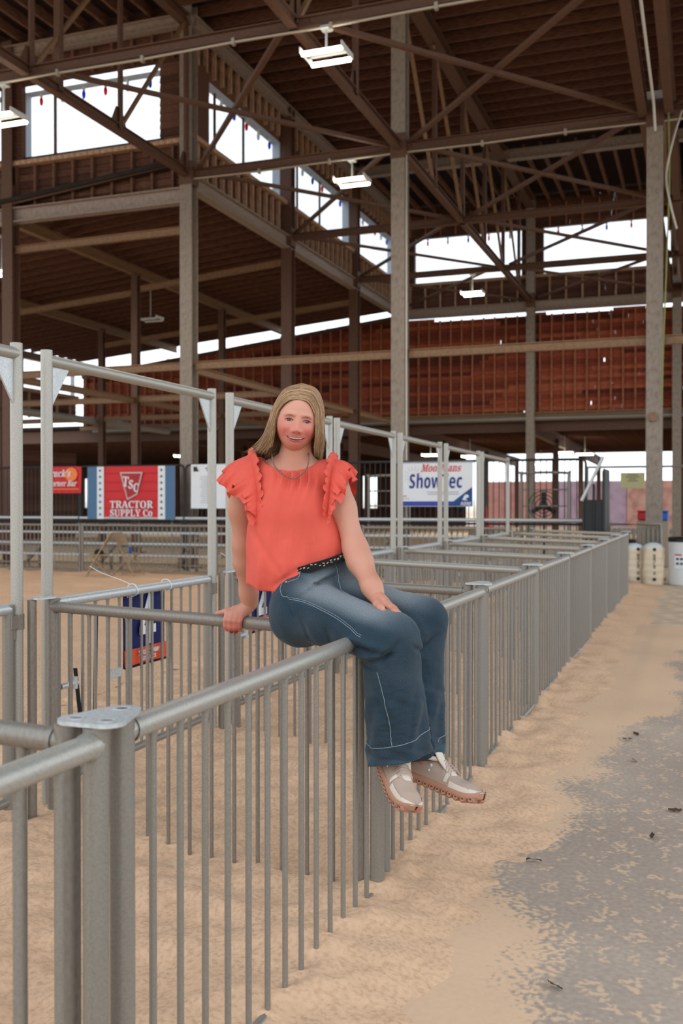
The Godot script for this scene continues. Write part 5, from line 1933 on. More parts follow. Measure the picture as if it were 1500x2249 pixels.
func build_ring() -> void:
	# pipe fence round the far side of the show ring
	var xs := [-17.6, -14.7, -11.75, -8.75, -5.8, -3.1]
	var where := ["farthest left", "behind the tall gate posts at left", "behind the folding chairs", "left of the woman", "right of the woman, behind the pens"]
	for i in 5:
		pen_panel("ring_fence", "low pipe fence of the show ring, section %s" % where[i], "fence", Vector3(xs[i] + 0.03, 0, -17.0), Vector3(xs[i + 1] - 0.03, 0, -17.0), false, "", mats.zinc_dull, 0.1, 0.97, 0.06)
	# bleachers
	for s in [[-17.4, -8.9, "aluminium bleacher benches behind the ring fence, on the left"], [-7.9, -3.2, "aluminium bleacher benches behind the ring fence, right of the woman"]]:
		var o := thing("bleacher", s[2], "bleacher")
		var w: float = s[1] - s[0]
		var mid: float = (s[0] + s[1]) / 2.0
		for k in 3:
			part("seat_plank", rect_at(Vector3(w, 0.045, 0.24), Vector3(mid, 0.36 + k * 0.215, -17.45 - k * 0.36), 0.008), mats.alu, o)
			part("foot_plank", rect_at(Vector3(w, 0.04, 0.24), Vector3(mid, 0.16 + k * 0.17, -17.72 - k * 0.33), 0.008), mats.alu_brown, o)
		var x: float = s[0] + 0.4
		while x < s[1]:
			var b := Builder.new()
			b.bar(Vector3(x, 0.14, -17.35), Vector3(x, 0.72, -18.35), 0.05, 0.05)
			for k in 3:
				b.bar(Vector3(x, 0.0, -17.5 - k * 0.36), Vector3(x, 0.34 + k * 0.21, -17.5 - k * 0.36), 0.05, 0.05)
			part("frame", b, mats.alu_brown, o)
			x += 1.8
	# black guard railing at the back of the bleachers
	var rx := [-18.0, -15.4, -12.85, -10.25, -7.75, -5.65, -3.9, -2.0]
	for i in 7:
		var o := thing("guard_railing", "black barred guard railing, %s section from the left" % ["first", "second", "third", "fourth", "fifth", "sixth", "last"][i], "railing", Vector3((rx[i] + rx[i + 1]) / 2.0, 0, -18.55))
		var h: float = (rx[i + 1] - rx[i]) / 2.0 - 0.02
		var b := Builder.new()
		b.tube(PackedVector3Array([Vector3(-h, 0.0, 0), Vector3(-h, 2.13, 0), Vector3(-h + 0.02, 2.19, 0), Vector3(-h + 0.08, 2.21, 0), Vector3(h - 0.08, 2.21, 0), Vector3(h - 0.02, 2.19, 0), Vector3(h, 2.13, 0), Vector3(h, 0.0, 0)]), 0.024, 10)
		part("frame", b, mats.black, o)
		part("bottom_rail", rod([Vector3(-h, 1.09, 0.03), Vector3(h, 1.09, 0.03)], 0.035, 8), mats.alu, o)
		part("toe_rail", rod([Vector3(-h, 1.02, 0), Vector3(h, 1.02, 0)], 0.02, 8), mats.black, o)
		var n := int(h * 2.0 / 0.105)
		for k in n:
			part("bar", rod([Vector3(-h + (k + 0.5) * h * 2.0 / n, 0.75, 0), Vector3(-h + (k + 0.5) * h * 2.0 / n, 2.2, 0)], 0.0085, 6, false), mats.black, o)
	banners()
	# folding chairs by the ring fence
	for c in [[Vector3(-10.66, 0, -16.0), -1.05, "brown folding chair facing left by the ring fence, a dark cap on its seat"], [Vector3(-10.4, 0, -16.55), 1.7, "second brown folding chair, turned the other way behind the first"]]:
		folding_chair(c[0], c[1], c[2])
	var cap := Builder.new()
	cap.lathe(PackedVector2Array([Vector2(0.0, 0.1), Vector2(0.05, 0.09), Vector2(0.085, 0.05), Vector2(0.09, 0.0)]), 14)
	var ct := thing("cap", "dark cap lying on the nearer folding chair", "cap", Vector3(-10.68, 0.452, -16.02))
	part("crown", cap, mats.black_cloth, ct)
	part("brim", flat_shape(PackedVector2Array([Vector2(-0.08, 0), Vector2(0.08, 0), Vector2(0.06, 0.1), Vector2(0, 0.13), Vector2(-0.06, 0.1)]), 0.006, Transform3D(Basis(Vector3.RIGHT, -PI / 2), Vector3(0, 0.005, -0.06))), mats.black_cloth, ct)
	var can := Builder.new()
	can.lathe(PackedVector2Array([Vector2(0.0, 0), Vector2(0.028, 0), Vector2(0.033, 0.008), Vector2(0.033, 0.108), Vector2(0.026, 0.122), Vector2(0.0, 0.121)]), 16)
	single("drink_can", can, mat("can_blue", Color(0.12, 0.3, 0.62), 0.35, 0.4), "blue drink can standing on the second folding chair", "can", Transform3D(Basis(), Vector3(-10.3, 0.452, -16.5)))
	gate_cloths()
	end_of_alley()
	yonder()


func banners() -> void:
	var red := mat("banner_red", Color(0.80, 0.11, 0.13), 0.6)
	var dark_red := mat("banner_dark_red", Color(0.66, 0.09, 0.11), 0.6)
	var jean := mat("banner_jean", Color(0.3, 0.43, 0.56), 0.7)
	var paper := mat("paper", Color(0.88, 0.89, 0.9), 0.7)
	var silver := mat("silver_print", Color(0.72, 0.70, 0.68), 0.5)
	var navy := mat("navy_print", Color(0.11, 0.17, 0.5), 0.6)
	var blue := mat("blue_print", Color(0.2, 0.25, 0.62), 0.6)
	var grey := mat("grey_print", Color(0.62, 0.63, 0.66), 0.7)
	var orange := mat("orange_print", Color(0.93, 0.5, 0.24), 0.6)
	# big red banner
	var o := thing("banner", "big red banner with a silver shield and white starred edges on the black railing", "banner", Vector3(-11.53, 1.635, -18.5))
	part("cloth", cloth_panel(2.16, 1.13, 0.02), red, o)
	for s in [-1.0, 1.0]:
		part("white_band", cloth_at(0.17, 1.13, Vector3(s * 0.755, 0, 0.018)), paper, o)
		part("denim_band", cloth_at(0.24, 1.13, Vector3(s * 0.96, 0, 0.018)), jean, o)
		for i in 8:
			part("star", flat_shape(star(0.035), 0.004, Transform3D(Basis(), Vector3(s * 0.755, 0.48 - i * 0.135, 0.03))), mats.black, o)
	for i in 5:
		part("plank_line", rect_at(Vector3(1.32, 0.01, 0.003), Vector3(0, 0.42 - i * 0.19, 0.022)), dark_red, o)
	var shield := PackedVector2Array([Vector2(-0.28, 0.46), Vector2(0.28, 0.46), Vector2(0.15, -0.02), Vector2(-0.1, -0.14)])
	var inner := PackedVector2Array([Vector2(-0.24, 0.43), Vector2(0.24, 0.43), Vector2(0.125, 0.0), Vector2(-0.085, -0.1)])
	part("shield", flat_shape(shield, 0.004, Transform3D(Basis(), Vector3(0.02, -0.02, 0.026))), silver, o)
	part("shield_field", flat_shape(inner, 0.004, Transform3D(Basis(), Vector3(0.02, -0.02, 0.029))), dark_red, o)
	letters("T", 0.30, Vector3(-0.115, 0.235, 0.034), paper, o, true, 0.0, true, 0.8, -0.12)
	letters("S", 0.26, Vector3(0.02, 0.175, 0.034), paper, o, true, 0.0, true, 0.8, -0.12)
	letters("C", 0.26, Vector3(0.14, 0.105, 0.034), paper, o, true, 0.0, true, 0.8, -0.1)
	letters("TRACTOR", 0.215, Vector3(0.02, -0.255, 0.03), paper, o, true, 0.0, true, 1.0)
	letters("SUPPLY Co", 0.205, Vector3(0.02, -0.435, 0.03), paper, o, true, 0.0, true, 0.94)
	# small red banner
	o = thing("banner", "small red banner with white script and an orange bloom, left of the big banner", "banner", Vector3(-13.22, 1.92, -18.495))
	part("cloth", cloth_panel(0.88, 0.58, 0.03), red, o)
	for i in 9:
		var a := TAU * i / 9.0
		part("bloom", flat_shape(circle(0.075, 12), 0.004, Transform3D(Basis(), Vector3(0.2 + cos(a) * 0.09, 0.12 + sin(a) * 0.08, 0.028 + i * 0.0004))), orange, o)
	letters("Truck's", 0.2, Vector3(-0.12, 0.14, 0.038), paper, o, true, 0.28, true, 0.85)
	letters("Corner Bar", 0.165, Vector3(-0.02, -0.08, 0.038), paper, o, true, 0.28, true, 0.8)
	part("line", rect_at(Vector3(0.8, 0.02, 0.004), Vector3(0, -0.2, 0.03)), orange, o)
	# white poster
	o = thing("poster", "white paper notice with a small black emblem, hung behind the woman's shoulder", "poster", Vector3(-9.67, 1.76, -18.512))
	part("sheet", cloth_panel(0.84, 0.92, 0.012), paper, o)
	part("emblem", flat_shape(PackedVector2Array([Vector2(-0.06, 0.05), Vector2(0.03, 0.05), Vector2(0.03, 0.01), Vector2(0.07, -0.04), Vector2(-0.05, -0.05)]), 0.004, Transform3D(Basis(), Vector3(-0.3, 0.36, 0.014))), mats.black, o)
	for i in 3:
		part("heading", rect_at(Vector3(0.2 - i * 0.03, 0.02, 0.003), Vector3(0.02 + i * 0.015, 0.38 - i * 0.04, 0.012), 0.0), blue, o)
	for i in 13:
		part("text_line", rect_at(Vector3([0.26, 0.3, 0.2, 0.24][i % 4], 0.008, 0.003), Vector3(-0.06, 0.2 - i * 0.045, 0.012)), grey, o)
	# white signboard
	o = thing("signboard", "white signboard with red and navy lettering and a blue corner, on the black railing", "sign", Vector3(-4.84, 1.765, -18.513))
	part("board", rect_at(Vector3(1.48, 0.84, 0.02), Vector3.ZERO, 0.004), paper, o)
	part("frame", rect_at(Vector3(1.52, 0.025, 0.03), Vector3(0, 0.425, 0)), grey, o)
	part("band", rect_at(Vector3(1.46, 0.09, 0.006), Vector3(0, -0.365, 0.011)), blue, o)
	part("corner", flat_shape(PackedVector2Array([Vector2(0.73, -0.41), Vector2(0.73, -0.05), Vector2(0.25, -0.41)]), 0.006, Transform3D(Basis(), Vector3(0, 0, 0.014))), mat("corner_blue", Color(0.05, 0.25, 0.5), 0.6), o)
	letters("MoorMans", 0.2, Vector3(0.13, 0.315, 0.014), mat("sign_red", Color(0.8, 0.12, 0.15), 0.6), o, true, 0.25, true, 0.72)
	letters("ShowTec", 0.37, Vector3(0.02, 0.06, 0.014), navy, o, false, 0.05, true, 0.68)
	part("text_line", rect_at(Vector3(0.62, 0.016, 0.004), Vector3(0.16, -0.145, 0.011)), grey, o)
	part("text_line", rect_at(Vector3(0.6, 0.016, 0.004), Vector3(0.17, -0.185, 0.011)), grey, o)
	for i in 14:
		var a := TAU * i / 14.0
		part("ray", rect_at(Vector3(0.09, 0.006, 0.004), Vector3.ZERO), grey, o, Transform3D(Basis(Vector3.BACK, a), Vector3(-0.42 + cos(a) * 0.14, 0.17 + sin(a) * 0.14, 0.011)))
	part("leaf_mark", flat_shape(PackedVector2Array([Vector2(-0.06, -0.03), Vector2(-0.01, 0.06), Vector2(0.05, 0.07), Vector2(0.07, 0.02), Vector2(0.0, -0.01), Vector2(0.05, -0.05)]), 0.004, Transform3D(Basis(), Vector3(0.6, -0.26, 0.02))), paper, o)
	letters("ADM", 0.09, Vector3(0.61, -0.365, 0.02), paper, o)
	for i in 3:
		part("seal", rect_at(Vector3(0.03, 0.02, 0.004), Vector3(-0.62 + i * 0.05, -0.27, 0.011)), grey, o)
	part("mark", rect_at(Vector3(0.09, 0.018, 0.004), Vector3(-0.6, -0.22, 0.011)), mats.sign_red, o)


func cloth_at(w: float, h: float, at: Vector3) -> Builder:
	var b := Builder.new()
	b.join(cloth_panel(w, h, 0.006, 1.0), Transform3D(Basis(), at))
	return b


func circle(r: float, n: int) -> PackedVector2Array:
	var p := PackedVector2Array()
	for i in n:
		p.append(Vector2(cos(TAU * i / n), sin(TAU * i / n)) * r)
	return p


func folding_chair(at: Vector3, turn: float, label: String) -> void:
	var o := thing("folding_chair", label, "chair", at, turn)
	var m: Material = mats.beige
	part("seat", rect_at(Vector3(0.4, 0.025, 0.39), Vector3(0, 0.44, 0), 0.01), m, o)
	for s in [-1.0, 1.0]:
		part("leg", rod([Vector3(s * 0.22, 0.0, 0.26), Vector3(s * 0.22, 0.44, 0.02), Vector3(s * 0.22, 0.82, -0.2), Vector3(s * 0.21, 0.84, -0.21)], 0.013, 8), m, o)
		part("leg", rod([Vector3(s * 0.2, 0.0, -0.24), Vector3(s * 0.2, 0.43, 0.14)], 0.012, 8), m, o)
	part("stretcher", rod([Vector3(-0.22, 0.12, 0.195), Vector3(0.22, 0.12, 0.195)], 0.009, 8), m, o)
	part("stretcher", rod([Vector3(-0.2, 0.12, -0.13), Vector3(0.2, 0.12, -0.13)], 0.009, 8), m, o)
	var b := Builder.new()
	var pts := PackedVector3Array()
	for r in 7:
		for c in 13:
			var u := c / 12.0 - 0.5
			pts.append(Vector3(u * 0.44, 0.62 + r * 0.037, -0.085 - r * 0.021 - (0.25 - u * u) * 0.12))
	b.grid(pts, 13)
	var back := PackedVector3Array()
	for p in pts:
		back.append(p + Vector3(0, 0.004, -0.012))
	b.grid(back, 13, PackedColorArray(), true)
	part("backrest", b, m, o)


func gate_cloths() -> void:
	var navy := mat("cloth_navy", Color(0.05, 0.1, 0.34), 0.8)
	var orange := mat("cloth_orange", Color(0.85, 0.33, 0.19), 0.8)
	for g in [[-4.65, "4", "navy cloth with a white 4 and an orange hem, tied to a low gate"], [-6.12, "2", "navy number cloth with an orange hem, half hidden behind the woman's back"]]:
		var o := thing("number_cloth", g[2], "banner", Vector3(BACK - 0.035, 0.735, g[0]), PI / 2)
		part("cloth", cloth_panel(0.42, 0.38, 0.008, 1.5), navy, o)
		part("orange_hem", cloth_at(0.42, 0.085, Vector3(0, -0.14, 0.009)), orange, o)
		letters(g[1], 0.38, Vector3(0.01, 0.045, 0.012), mats.paper, o, false, 0.0, true, 0.8, 0.0, "number")
		letters("SHOWCHAMP", 0.034, Vector3(0.02, -0.125, 0.016), mats.paper, o, false, 0.0, false)
		letters("LIVESTOCK", 0.028, Vector3(0.02, -0.157, 0.016), mats.paper, o, false, 0.0, false)
		part("hem_binding", cloth_at(0.42, 0.014, Vector3(0, -0.187, 0.01)), mats.black_cloth, o)
		for s in [-1.0, 1.0]:
			part("tie_string", rod(curve([Vector3(s * 0.17, 0.175, 0.0), Vector3(s * 0.17, 0.238, 0.004), Vector3(s * 0.172, 0.246, 0.045), Vector3(s * 0.172, 0.205, 0.066), Vector3(s * 0.17, 0.183, 0.03)], 16), 0.0025, 6), mats.white, o)
		part("loose_string", rod(curve([Vector3(-0.17, 0.245, 0.02), Vector3(-0.2, 0.27, -0.02), Vector3(-0.26, 0.31, -0.1), Vector3(-0.3, 0.345, -0.14)], 10), 0.002, 5), mats.white, o)
	# black strap hanging beside the first gate
	for s in [[Vector3(-2.83, 0.88, -4.22), Vector3(-2.79, 0.15, -4.14), "black webbing strap hanging behind the pen divider"], [Vector3(-2.8, 0.62, -4.0), Vector3(-2.77, 0.2, -4.03), "short black strap by the gate latch on the left"]]:
		var b := Builder.new()
		var a: Vector3 = s[0]
		var c: Vector3 = s[1]
		b.bar(a, c, 0.005, 0.02)
		single("strap", b, mats.black_cloth, s[2], "strap")


func end_of_alley() -> void:
	# black end gate with a pale handrail
	var o := thing("end_gate", "tall black panelled chute with a sloping silver handrail, at the far pen end", "chute", Vector3(-1.77, 0, -17.6))
	var sheet := mat("black_sheet", Color(0.06, 0.065, 0.065), 0.5)
	part("panel", rect_at(Vector3(0.035, 1.95, 0.9), Vector3(0.17, 1.02, -0.3), 0.006), sheet, o)
	part("panel", rect_at(Vector3(0.34, 1.45, 0.03), Vector3(0, 0.74, 0.12), 0.006), sheet, o)
	for x in [-0.17, 0.0, 0.16]:
		part("post", rod([Vector3(x, 0, 0.14), Vector3(x, 1.5 + (x + 0.17) * 1.4, 0.14)], 0.022, 10), sheet, o)
	part("handrail", rod([Vector3(-0.2, 1.45, 0.16), Vector3(0.16, 2.2, 0.16)], 0.03, 12), mats.zinc_bright, o)
	o = thing("corral_gate", "grey corrugated corral gate behind the shavings bags", "gate", Vector3(-1.1, 0, -19.0))
	part("frame", rod([Vector3(-0.55, 0, 0), Vector3(-0.55, 1.02, 0), Vector3(0.36, 1.02, 0), Vector3(0.36, 0, 0)], 0.04, 10), mats.zinc_dull, o)
	for i in 10:
		part("rib", rect_at(Vector3(0.055, 0.85, 0.03), Vector3(-0.45 + i * 0.085, 0.52, 0), 0.01), mats.zinc_dull, o)
	# shavings bags
	var film := mat("bag_film", Color(0.88, 0.8, 0.68), 0.35)
	film.clearcoat_enabled = true
	film.clearcoat = 0.5
	var top := mat("bag_top", Color(0.88, 0.88, 0.87), 0.3)
	var print_m := mat("bag_print", Color(0.16, 0.12, 0.1), 0.6)
	for b in [[Vector3(-0.835, -0.02, -18.3), 0.19, 0.74, 0.05, "shavings bag in front of the thick pale column, dark lettering up its front"], [Vector3(-1.17, -0.02, -18.35), 0.18, 0.72, 0.5, "shavings bag at the end of the pens, left of another bag"]]:
		var t := thing("shavings_bag", b[4], "bag", b[0], b[3])
		var k := Builder.new()
		var pts := PackedVector3Array()
		var tpts := PackedVector3Array()
		for r in 25:
			var v := r / 24.0
			for c in 33:
				var a := TAU * c / 32.0
				var w: float = b[1] * (1.0 - 0.12 * pow(absf(v * 2.0 - 1.0), 4.0)) * sqrt(clampf(1.0 - pow(maxf(v - 0.86, 0.0) / 0.145, 2.0), 0.02, 1.0)) + 0.004 * sin(v * 40.0) + 0.005 * sin(a * 7.0 + v * 9.0)
				var p := Vector3(signf(cos(a)) * pow(absf(cos(a)), 0.45) * w, v * b[2], signf(sin(a)) * pow(absf(sin(a)), 0.45) * w * 0.8)
				if v <= 0.88:
					pts.append(p)
				if v >= 0.86:
					tpts.append(p * Vector3(1.01, 1, 1.01))
		k.grid(pts, 33)
		part("body", k, film, t)
		k = Builder.new()
		k.grid(tpts, 33)
		part("top", k, top, t)
		letters("SHOWFLAKE", 0.062, Vector3(0.02, 0.36, b[1] * 0.81), print_m, t, false, 0.0, true, 1.0, PI / 2)
		part("emblem", flat_shape(circle(0.03, 14), 0.004, Transform3D(Basis(), Vector3(0.02, 0.62, b[1] * 0.79))), print_m, t)
		part("print_block", rect_at(Vector3(0.055, 0.05, 0.004), Vector3(0.02, 0.1, b[1] * 0.8)), print_m, t)
	# white barrel
	o = thing("barrel", "white plastic barrel with a paper label and a dark lid, at the right edge", "barrel", Vector3(-0.27, -0.02, -18.3))
	var k := Builder.new()
	k.lathe(PackedVector2Array([Vector2(0.0, 0.0), Vector2(0.27, 0.0), Vector2(0.3, 0.03), Vector2(0.305, 0.25), Vector2(0.31, 0.5), Vector2(0.305, 0.76), Vector2(0.3, 0.78)]), 32)
	part("body", k, mats.white, o)
	k = Builder.new()
	k.lathe(PackedVector2Array([Vector2(0.315, 0.76), Vector2(0.32, 0.8), Vector2(0.31, 0.84), Vector2(0.0, 0.845)]), 32)
	part("lid", k, mats.black, o)
	var label := Node3D.new()
	label.name = "label"
	o.add_child(label)
	label.rotation.y = -0.35
	part("sheet", rect_at(Vector3(0.2, 0.24, 0.006), Vector3(0, 0.42, 0.31)), mats.paper, label)
	part("header", rect_at(Vector3(0.12, 0.025, 0.008), Vector3(-0.04, 0.54, 0.31)), mats.sign_red, label)
	for i in 4:
		part("print", rect_at(Vector3(0.05, 0.035, 0.008), Vector3(-0.05 + (i % 2) * 0.07, 0.47 - (i / 2) * 0.08, 0.311)), mats.bag_print, label)
	o = thing("bucket", "small black bucket behind the end of the pens", "bucket", Vector3(-1.3, 0.0, -18.75))
	k = Builder.new()
	k.lathe(PackedVector2Array([Vector2(0.0, 0.0), Vector2(0.12, 0.0), Vector2(0.15, 0.32), Vector2(0.16, 0.33), Vector2(0.14, 0.33), Vector2(0.12, 0.05), Vector2(0, 0.05)]), 20, Transform3D(Basis(), Vector3(0, 0.42, 0)))
	part("pail", k, mats.black, o)
	part("stand", rect_at(Vector3(0.3, 0.42, 0.3), Vector3(0, 0.21, 0), 0.02), mats.alu_brown, o)
	# hanging notice and hoses on the right
	o = thing("notice_board", "yellowish notice hung on the cross rail left of the thick pale column", "sign", Vector3(-1.33, 1.86, -20.5))
	part("board", rect_at(Vector3(0.46, 0.31, 0.012), Vector3.ZERO, 0.003), mat("notice", Color(0.72, 0.70, 0.52), 0.7), o)
	for i in 4:
		part("text_line", rect_at(Vector3([0.2, 0.26, 0.14, 0.2][i], 0.014, 0.004), Vector3(0.0, 0.11 - i * 0.04, 0.007)), mats.steel, o)
	part("hanger", rod([Vector3(-0.2, 0.15, 0), Vector3(-0.2, 0.27, 0)], 0.004, 5), mats.conduit, o)
	part("hanger", rod([Vector3(0.2, 0.15, 0), Vector3(0.2, 0.27, 0)], 0.004, 5), mats.conduit, o)
	o = thing("cross_rail", "thin rail carrying the yellowish notice", "rail", Vector3(0, 0, -20.5))
	part("pipe", rod([Vector3(-2.2, 2.13, 0), Vector3(0.6, 2.13, 0)], 0.022, 8), mats.zinc, o)
	for x in [-2.2, 0.6]:
		part("upright", rod([Vector3(x, 0, 0), Vector3(x, 2.15, 0)], 0.025, 8), mats.zinc, o)
	var rope := mat("rope", Color(0.55, 0.56, 0.33), 0.8)
	single("rope", rod(curve([Vector3(-0.63, 8.7, -19.2), Vector3(-0.61, 7.2, -19.1), Vector3(-0.66, 5.6, -19.12), Vector3(-0.71, 4.2, -19.15), Vector3(-0.73, 3.2, -19.2)], 30), 0.014, 6), rope, "greenish rope hanging down beside the thick pale column", "rope")
	single("hose", rod(curve([Vector3(-0.4, 8.55, -19.2), Vector3(-0.55, 8.0, -19.1), Vector3(-0.66, 7.4, -19.1), Vector3(-0.6, 6.9, -19.1), Vector3(-0.48, 6.4, -19.15)], 24), 0.02, 6), mats.conduit, "pale loose cable looping at the top of the thick pale column", "cable")


# a person or two, stalls and daylight far behind the pens
func yonder() -> void:
	# annexe beyond the far wall
	var roof := setting("ceiling_annexe", rect_at(Vector3(60, 0.12, 25.4), Vector3(-20, 4.62, -48.5)), mats.deck, "dark low annexe roof beyond the far wall", "ceiling")
	for i in 20:
		part("joist", rect_at(Vector3(60, 0.2, 0.07), Vector3(-20, 4.46, -36.6 - i * 1.2)), mats.joist, roof)
	for x in [-20.1, -15.35, -10.6, -5.8, -0.87, 4.0]:
		var b := Builder.new()
		b.section(ibeam(0.2, 0.5), Vector3(x, 4.15, -36.2), Vector3(x, 3.9, -60.5))
		single("annexe_beam", b, mats.steel, "dark sloping annexe beam on the %s column line" % {-20.1: "farthest left", -15.35: "second", -10.6: "third", -5.8: "fourth", -0.87: "fifth", 4.0: "farthest right"}[x], "beam")
		for z in [-42.0, -51.0, -60.0]:
			b = Builder.new()
			b.section(ibeam(0.22, 0.22), Vector3(x, 0, z), Vector3(x, 4.1, z), Vector3.BACK)
			single("annexe_column", b, mats.steel, "dark annexe column on the %s line, %s row" % [{-20.1: "farthest left", -15.35: "second", -10.6: "third", -5.8: "fourth", -0.87: "fifth", 4.0: "farthest right"}[x], {-42.0: "near", -51.0: "middle", -60.0: "far"}[z]], "column")
	var fascia := setting("trim_1", rect_at(Vector3(44, 0.5, 0.1), Vector3(-6, 4.25, -36.1)), mats.steel, "dark fascia below the red far wall", "fascia")
	part("gutter", rod([Vector3(-24, 4.42, -35.6), Vector3(9, 4.42, -35.6)], 0.09, 8), mats.zinc_dull, fascia)
	part("pipe", rod([Vector3(-24, 4.62, -35.55), Vector3(9, 4.62, -35.55)], 0.03, 8), mats.steel_tan, fascia)
	# far wall of the annexe on the left, with its window openings
	var wall := setting("wall_annexe", rect_at(Vector3(44.0, 1.1, 0.2), Vector3(-36.0, 0.55, -61.2)), mats.clad_1, "dark far wall of the annexe with bright openings, on the left", "wall")
	part("head", rect_at(Vector3(44.0, 1.3, 0.2), Vector3(-36.0, 3.85, -61.2)), mats.clad_1, wall)
	for g in [[-58.0, -44.8], [-43.1, -42.0], [-38.6, -36.8], [-36.1, -29.5], [-28.6, -26.3], [-25.2, -20.8], [-19.8, -14.0]]:
		part("pier", rect_at(Vector3(g[1] - g[0], 2.2, 0.2), Vector3((g[0] + g[1]) / 2.0, 2.15, -61.2)), mats.clad_0, wall)
	var flank := setting("wall_annexe_side", rect_at(Vector3(0.2, 3.4, 24.0), Vector3(-46.0, 1.7, -48.5)), mats.clad_1, "dark side wall of the annexe at the far left", "wall")
	part("post", rect_at(Vector3(0.3, 4.5, 0.3), Vector3(-46.0, 2.2, -36.3)), mats.steel, flank)
	# mottled tarpaulins along the far side
	var tones := [Color(0.76, 0.65, 0.62), Color(0.72, 0.68, 0.72), Color(0.78, 0.69, 0.65), Color(0.7, 0.68, 0.76), Color(0.77, 0.67, 0.64)]
	for i in 5:
		var t := mat("tarp_%d" % i, tones[i], 0.8)
		wrapped(t, grain(0.012, 100 + i, [[0.0, Color(0.8, 0.75, 0.75)], [0.5, Color(0.95, 0.92, 0.92)], [1.0, Color(1, 1, 1)]], 128), Vector3(0.6, 0.6, 0.6))
		var b := Builder.new()
		var pts := PackedVector3Array()
		for r in 9:
			for c in 41:
				pts.append(Vector3(-11.0 + i * 4.4 + (c / 40.0 - 0.5) * 4.45, -0.06 + r * 0.356, -62.6 + 0.06 * sin(c * 0.5 + r * 0.3 + i)))
		b.grid(pts, 41)
		t.backlight_enabled = true
		t.backlight = Color(tones[i].r * 1.25, tones[i].g * 1.2, tones[i].b * 1.2)
		t.cull_mode = BaseMaterial3D.CULL_DISABLED
		single("tarpaulin", b, t, "pale mottled tarpaulin hanging far beyond the annexe, %s of five from the left" % ["first", "second", "third", "fourth", "last"][i], "tarpaulin")
	# silver pipe gates standing beyond the black railing
	for g in [[-3.2, -21.5, "silver pipe gate standing behind the railing near the black chute"], [-7.0, -22.5, "silver pipe gate behind the railing right of the woman"], [-13.6, -23.0, "silver pipe gate behind the small red banner"]]:
		var o := thing("pipe_gate", g[2], "gate", Vector3(g[0], 0, g[1]))
		part("frame", rod(curve([Vector3(-0.5, 0, 0), Vector3(-0.5, 1.9, 0), Vector3(-0.45, 2.05, 0), Vector3(0.45, 2.05, 0), Vector3(0.5, 1.9, 0), Vector3(0.5, 0, 0)], 30), 0.03, 8), mats.zinc, o)
		for i in 5:
			part("bar", rod([Vector3(-0.5, 0.3 + i * 0.35, 0), Vector3(0.5, 0.3 + i * 0.35, 0)], 0.015, 6), mats.zinc, o)
	# odds and ends seen through the railing
	var vest := mat("vest_orange", Color(0.9, 0.22, 0.08), 0.7)
	var o := thing("traffic_cone", "orange cone seen through the black railing right of the signboard", "cone", Vector3(-4.05, 0.62, -19.3))
	var k := Builder.new()
	k.lathe(PackedVector2Array([Vector2(0.13, 0.02), Vector2(0.11, 0.04), Vector2(0.03, 0.5), Vector2(0.025, 0.52), Vector2(0.0, 0.525)]), 20, Transform3D(Basis(), Vector3(0, 0.32, 0)))
	part("body", k, vest, o)
	part("base", rect_at(Vector3(0.32, 0.03, 0.32), Vector3(0, 0.32, 0), 0.008), vest, o)
	part("crate", rect_at(Vector3(0.5, 0.92, 0.5), Vector3(0, -0.16, 0), 0.02), mats.alu_brown, o)
	var clutter := [[Vector3(-1.25, 0, -23.5), Color(0.7, 0.1, 0.12), "red tote box on a table behind the corral gate"], [Vector3(-0.9, 0, -23.2), Color(0.1, 0.35, 0.7), "blue tote box on a table behind the corral gate"]]
	for c in clutter:
		var t := thing("tote_box", c[2], "box", c[0])
		var m := mat("tote_%d" % int(c[1].b * 100), c[1], 0.5)
		part("bin", rect_at(Vector3(0.32, 0.2, 0.26), Vector3(0, 1.12, 0), 0.03), m, t)
		part("lid", rect_at(Vector3(0.35, 0.03, 0.29), Vector3(0, 1.23, 0), 0.01), m, t)
		part("stand", rect_at(Vector3(0.34, 1.0, 0.4), Vector3(0, 0.51, 0), 0.01), mats.alu_brown, t)
	for f in [[Vector3(-6.6, 0, -27.0), "round barn fan on a stand, seen through the railing behind the pens"], [Vector3(-3.9, 0, -26.0), "second round barn fan on a stand, left of the black chute"]]:
		var t := thing("barn_fan", f[1], "fan", f[0])
		k = Builder.new()
		for r in 4:
			var ring := []
			for i in 25:
				ring.append(Vector3(cos(TAU * i / 24.0), sin(TAU * i / 24.0), 0) * (0.11 + r * 0.09) + Vector3(0, 1.35, 0.05))
			k.tube(PackedVector3Array(ring), 0.012, 6, false)
		part("guard", k, mats.black, t)
		for i in 3:
			part("blade", rect_at(Vector3(0.12, 0.34, 0.02), Vector3(0, 0.18, 0), 0.005), mats.black, t, Transform3D(Basis(Vector3.BACK, TAU * i / 3.0) * Basis(Vector3.UP, 0.4), Vector3(0, 1.35, 0)))
		part("motor", rod([Vector3(0, 1.35, -0.15), Vector3(0, 1.35, 0.05)], 0.08, 12), mats.black, t)
		part("stand", rod([Vector3(0, 0, -0.1), Vector3(0, 1.3, -0.1)], 0.03, 8), mats.black, t)
		part("foot", rect_at(Vector3(0.6, 0.05, 0.5), Vector3(0, 0.03, -0.1), 0.01), mats.black, t)
	# dry leaf scraps on the alley
	var scrap := mat("scrap", Color(0.3, 0.21, 0.12), 0.9)
	var at := [Vector3(-0.62, 0, -3.9), Vector3(-0.2, 0, -4.35), Vector3(-0.12, 0, -4.75), Vector3(-0.35, 0, -5.6), Vector3(-0.42, 0, -6.1), Vector3(-0.38, 0, -6.25), Vector3(0.05, 0, -3.2), Vector3(-0.4, 0, -2.9)]
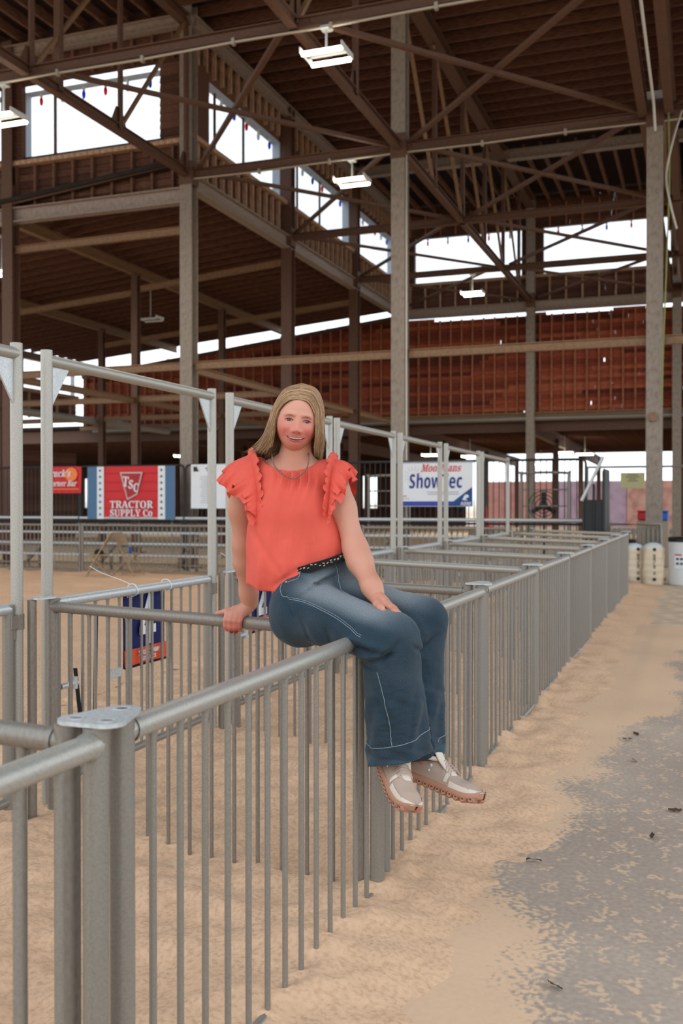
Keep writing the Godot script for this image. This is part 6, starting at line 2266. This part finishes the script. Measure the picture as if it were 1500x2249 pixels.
	for i in 8:
		var b := Builder.new()
		var pts := PackedVector3Array()
		for r in 4:
			for c in 6:
				pts.append(Vector3((c - 2.5) * 0.012, 0.004 + 0.006 * absf(sin(c * 1.3 + i)) + 0.003 * r, (r - 1.5) * 0.007 * sin(PI * (c + 0.5) / 6.0)))
		b.grid(pts, 6, PackedColorArray(), true)
		var y := sand(at[i].x, at[i].z)
		single("leaf_scrap", b, scrap, "dry brown leaf scrap lying on the alley by the sawdust", "leaf", Transform3D(Basis(Vector3.UP, i * 1.7), Vector3(at[i].x, maxf(y, 0.0), at[i].z)), "dry leaf scraps on the alley")


func _ready() -> void:
	rng.seed = 20
	# camera: 35 mm lens at chest height, turned a little left of the alley
	var cam := Camera3D.new()
	cam.name = "camera"
	var lens := CameraAttributesPhysical.new()
	lens.exposure_aperture = 4.0
	lens.frustum_focus_distance = 3.4
	lens.frustum_focal_length = 35.0
	cam.attributes = lens
	cam.fov = rad_to_deg(2.0 * atan(1124.5 / 2187.0))
	cam.near = 0.05
	cam.far = 400.0
	cam.position = Vector3(0, 1.4, 0)
	cam.rotation = Vector3(deg_to_rad(-0.48), deg_to_rad(20.0), 0)
	add_child(cam)
	# overcast sky
	var sky_mat := ProceduralSkyMaterial.new()
	sky_mat.sky_top_color = Color(0.86, 0.91, 0.96)
	sky_mat.sky_horizon_color = Color(0.95, 0.98, 1.0)
	sky_mat.ground_horizon_color = Color(0.72, 0.68, 0.62)
	sky_mat.ground_bottom_color = Color(0.55, 0.5, 0.44)
	sky_mat.sky_energy_multiplier = 1.0
	var sky := Sky.new()
	sky.sky_material = sky_mat
	var env := Environment.new()
	env.background_mode = Environment.BG_SKY
	env.sky = sky
	env.background_energy_multiplier = 1.0
	env.tonemap_mode = Environment.TONE_MAPPER_LINEAR
	env.tonemap_exposure = 2.15
	env.sdfgi_enabled = true
	env.ssao_enabled = true
	env.ssil_enabled = true
	var we := WorldEnvironment.new()
	we.name = "world_environment"
	we.environment = env
	add_child(we)
	make_materials()
	build_ground()
	build_barn()
	build_pens()
	build_ring()
	build_person()
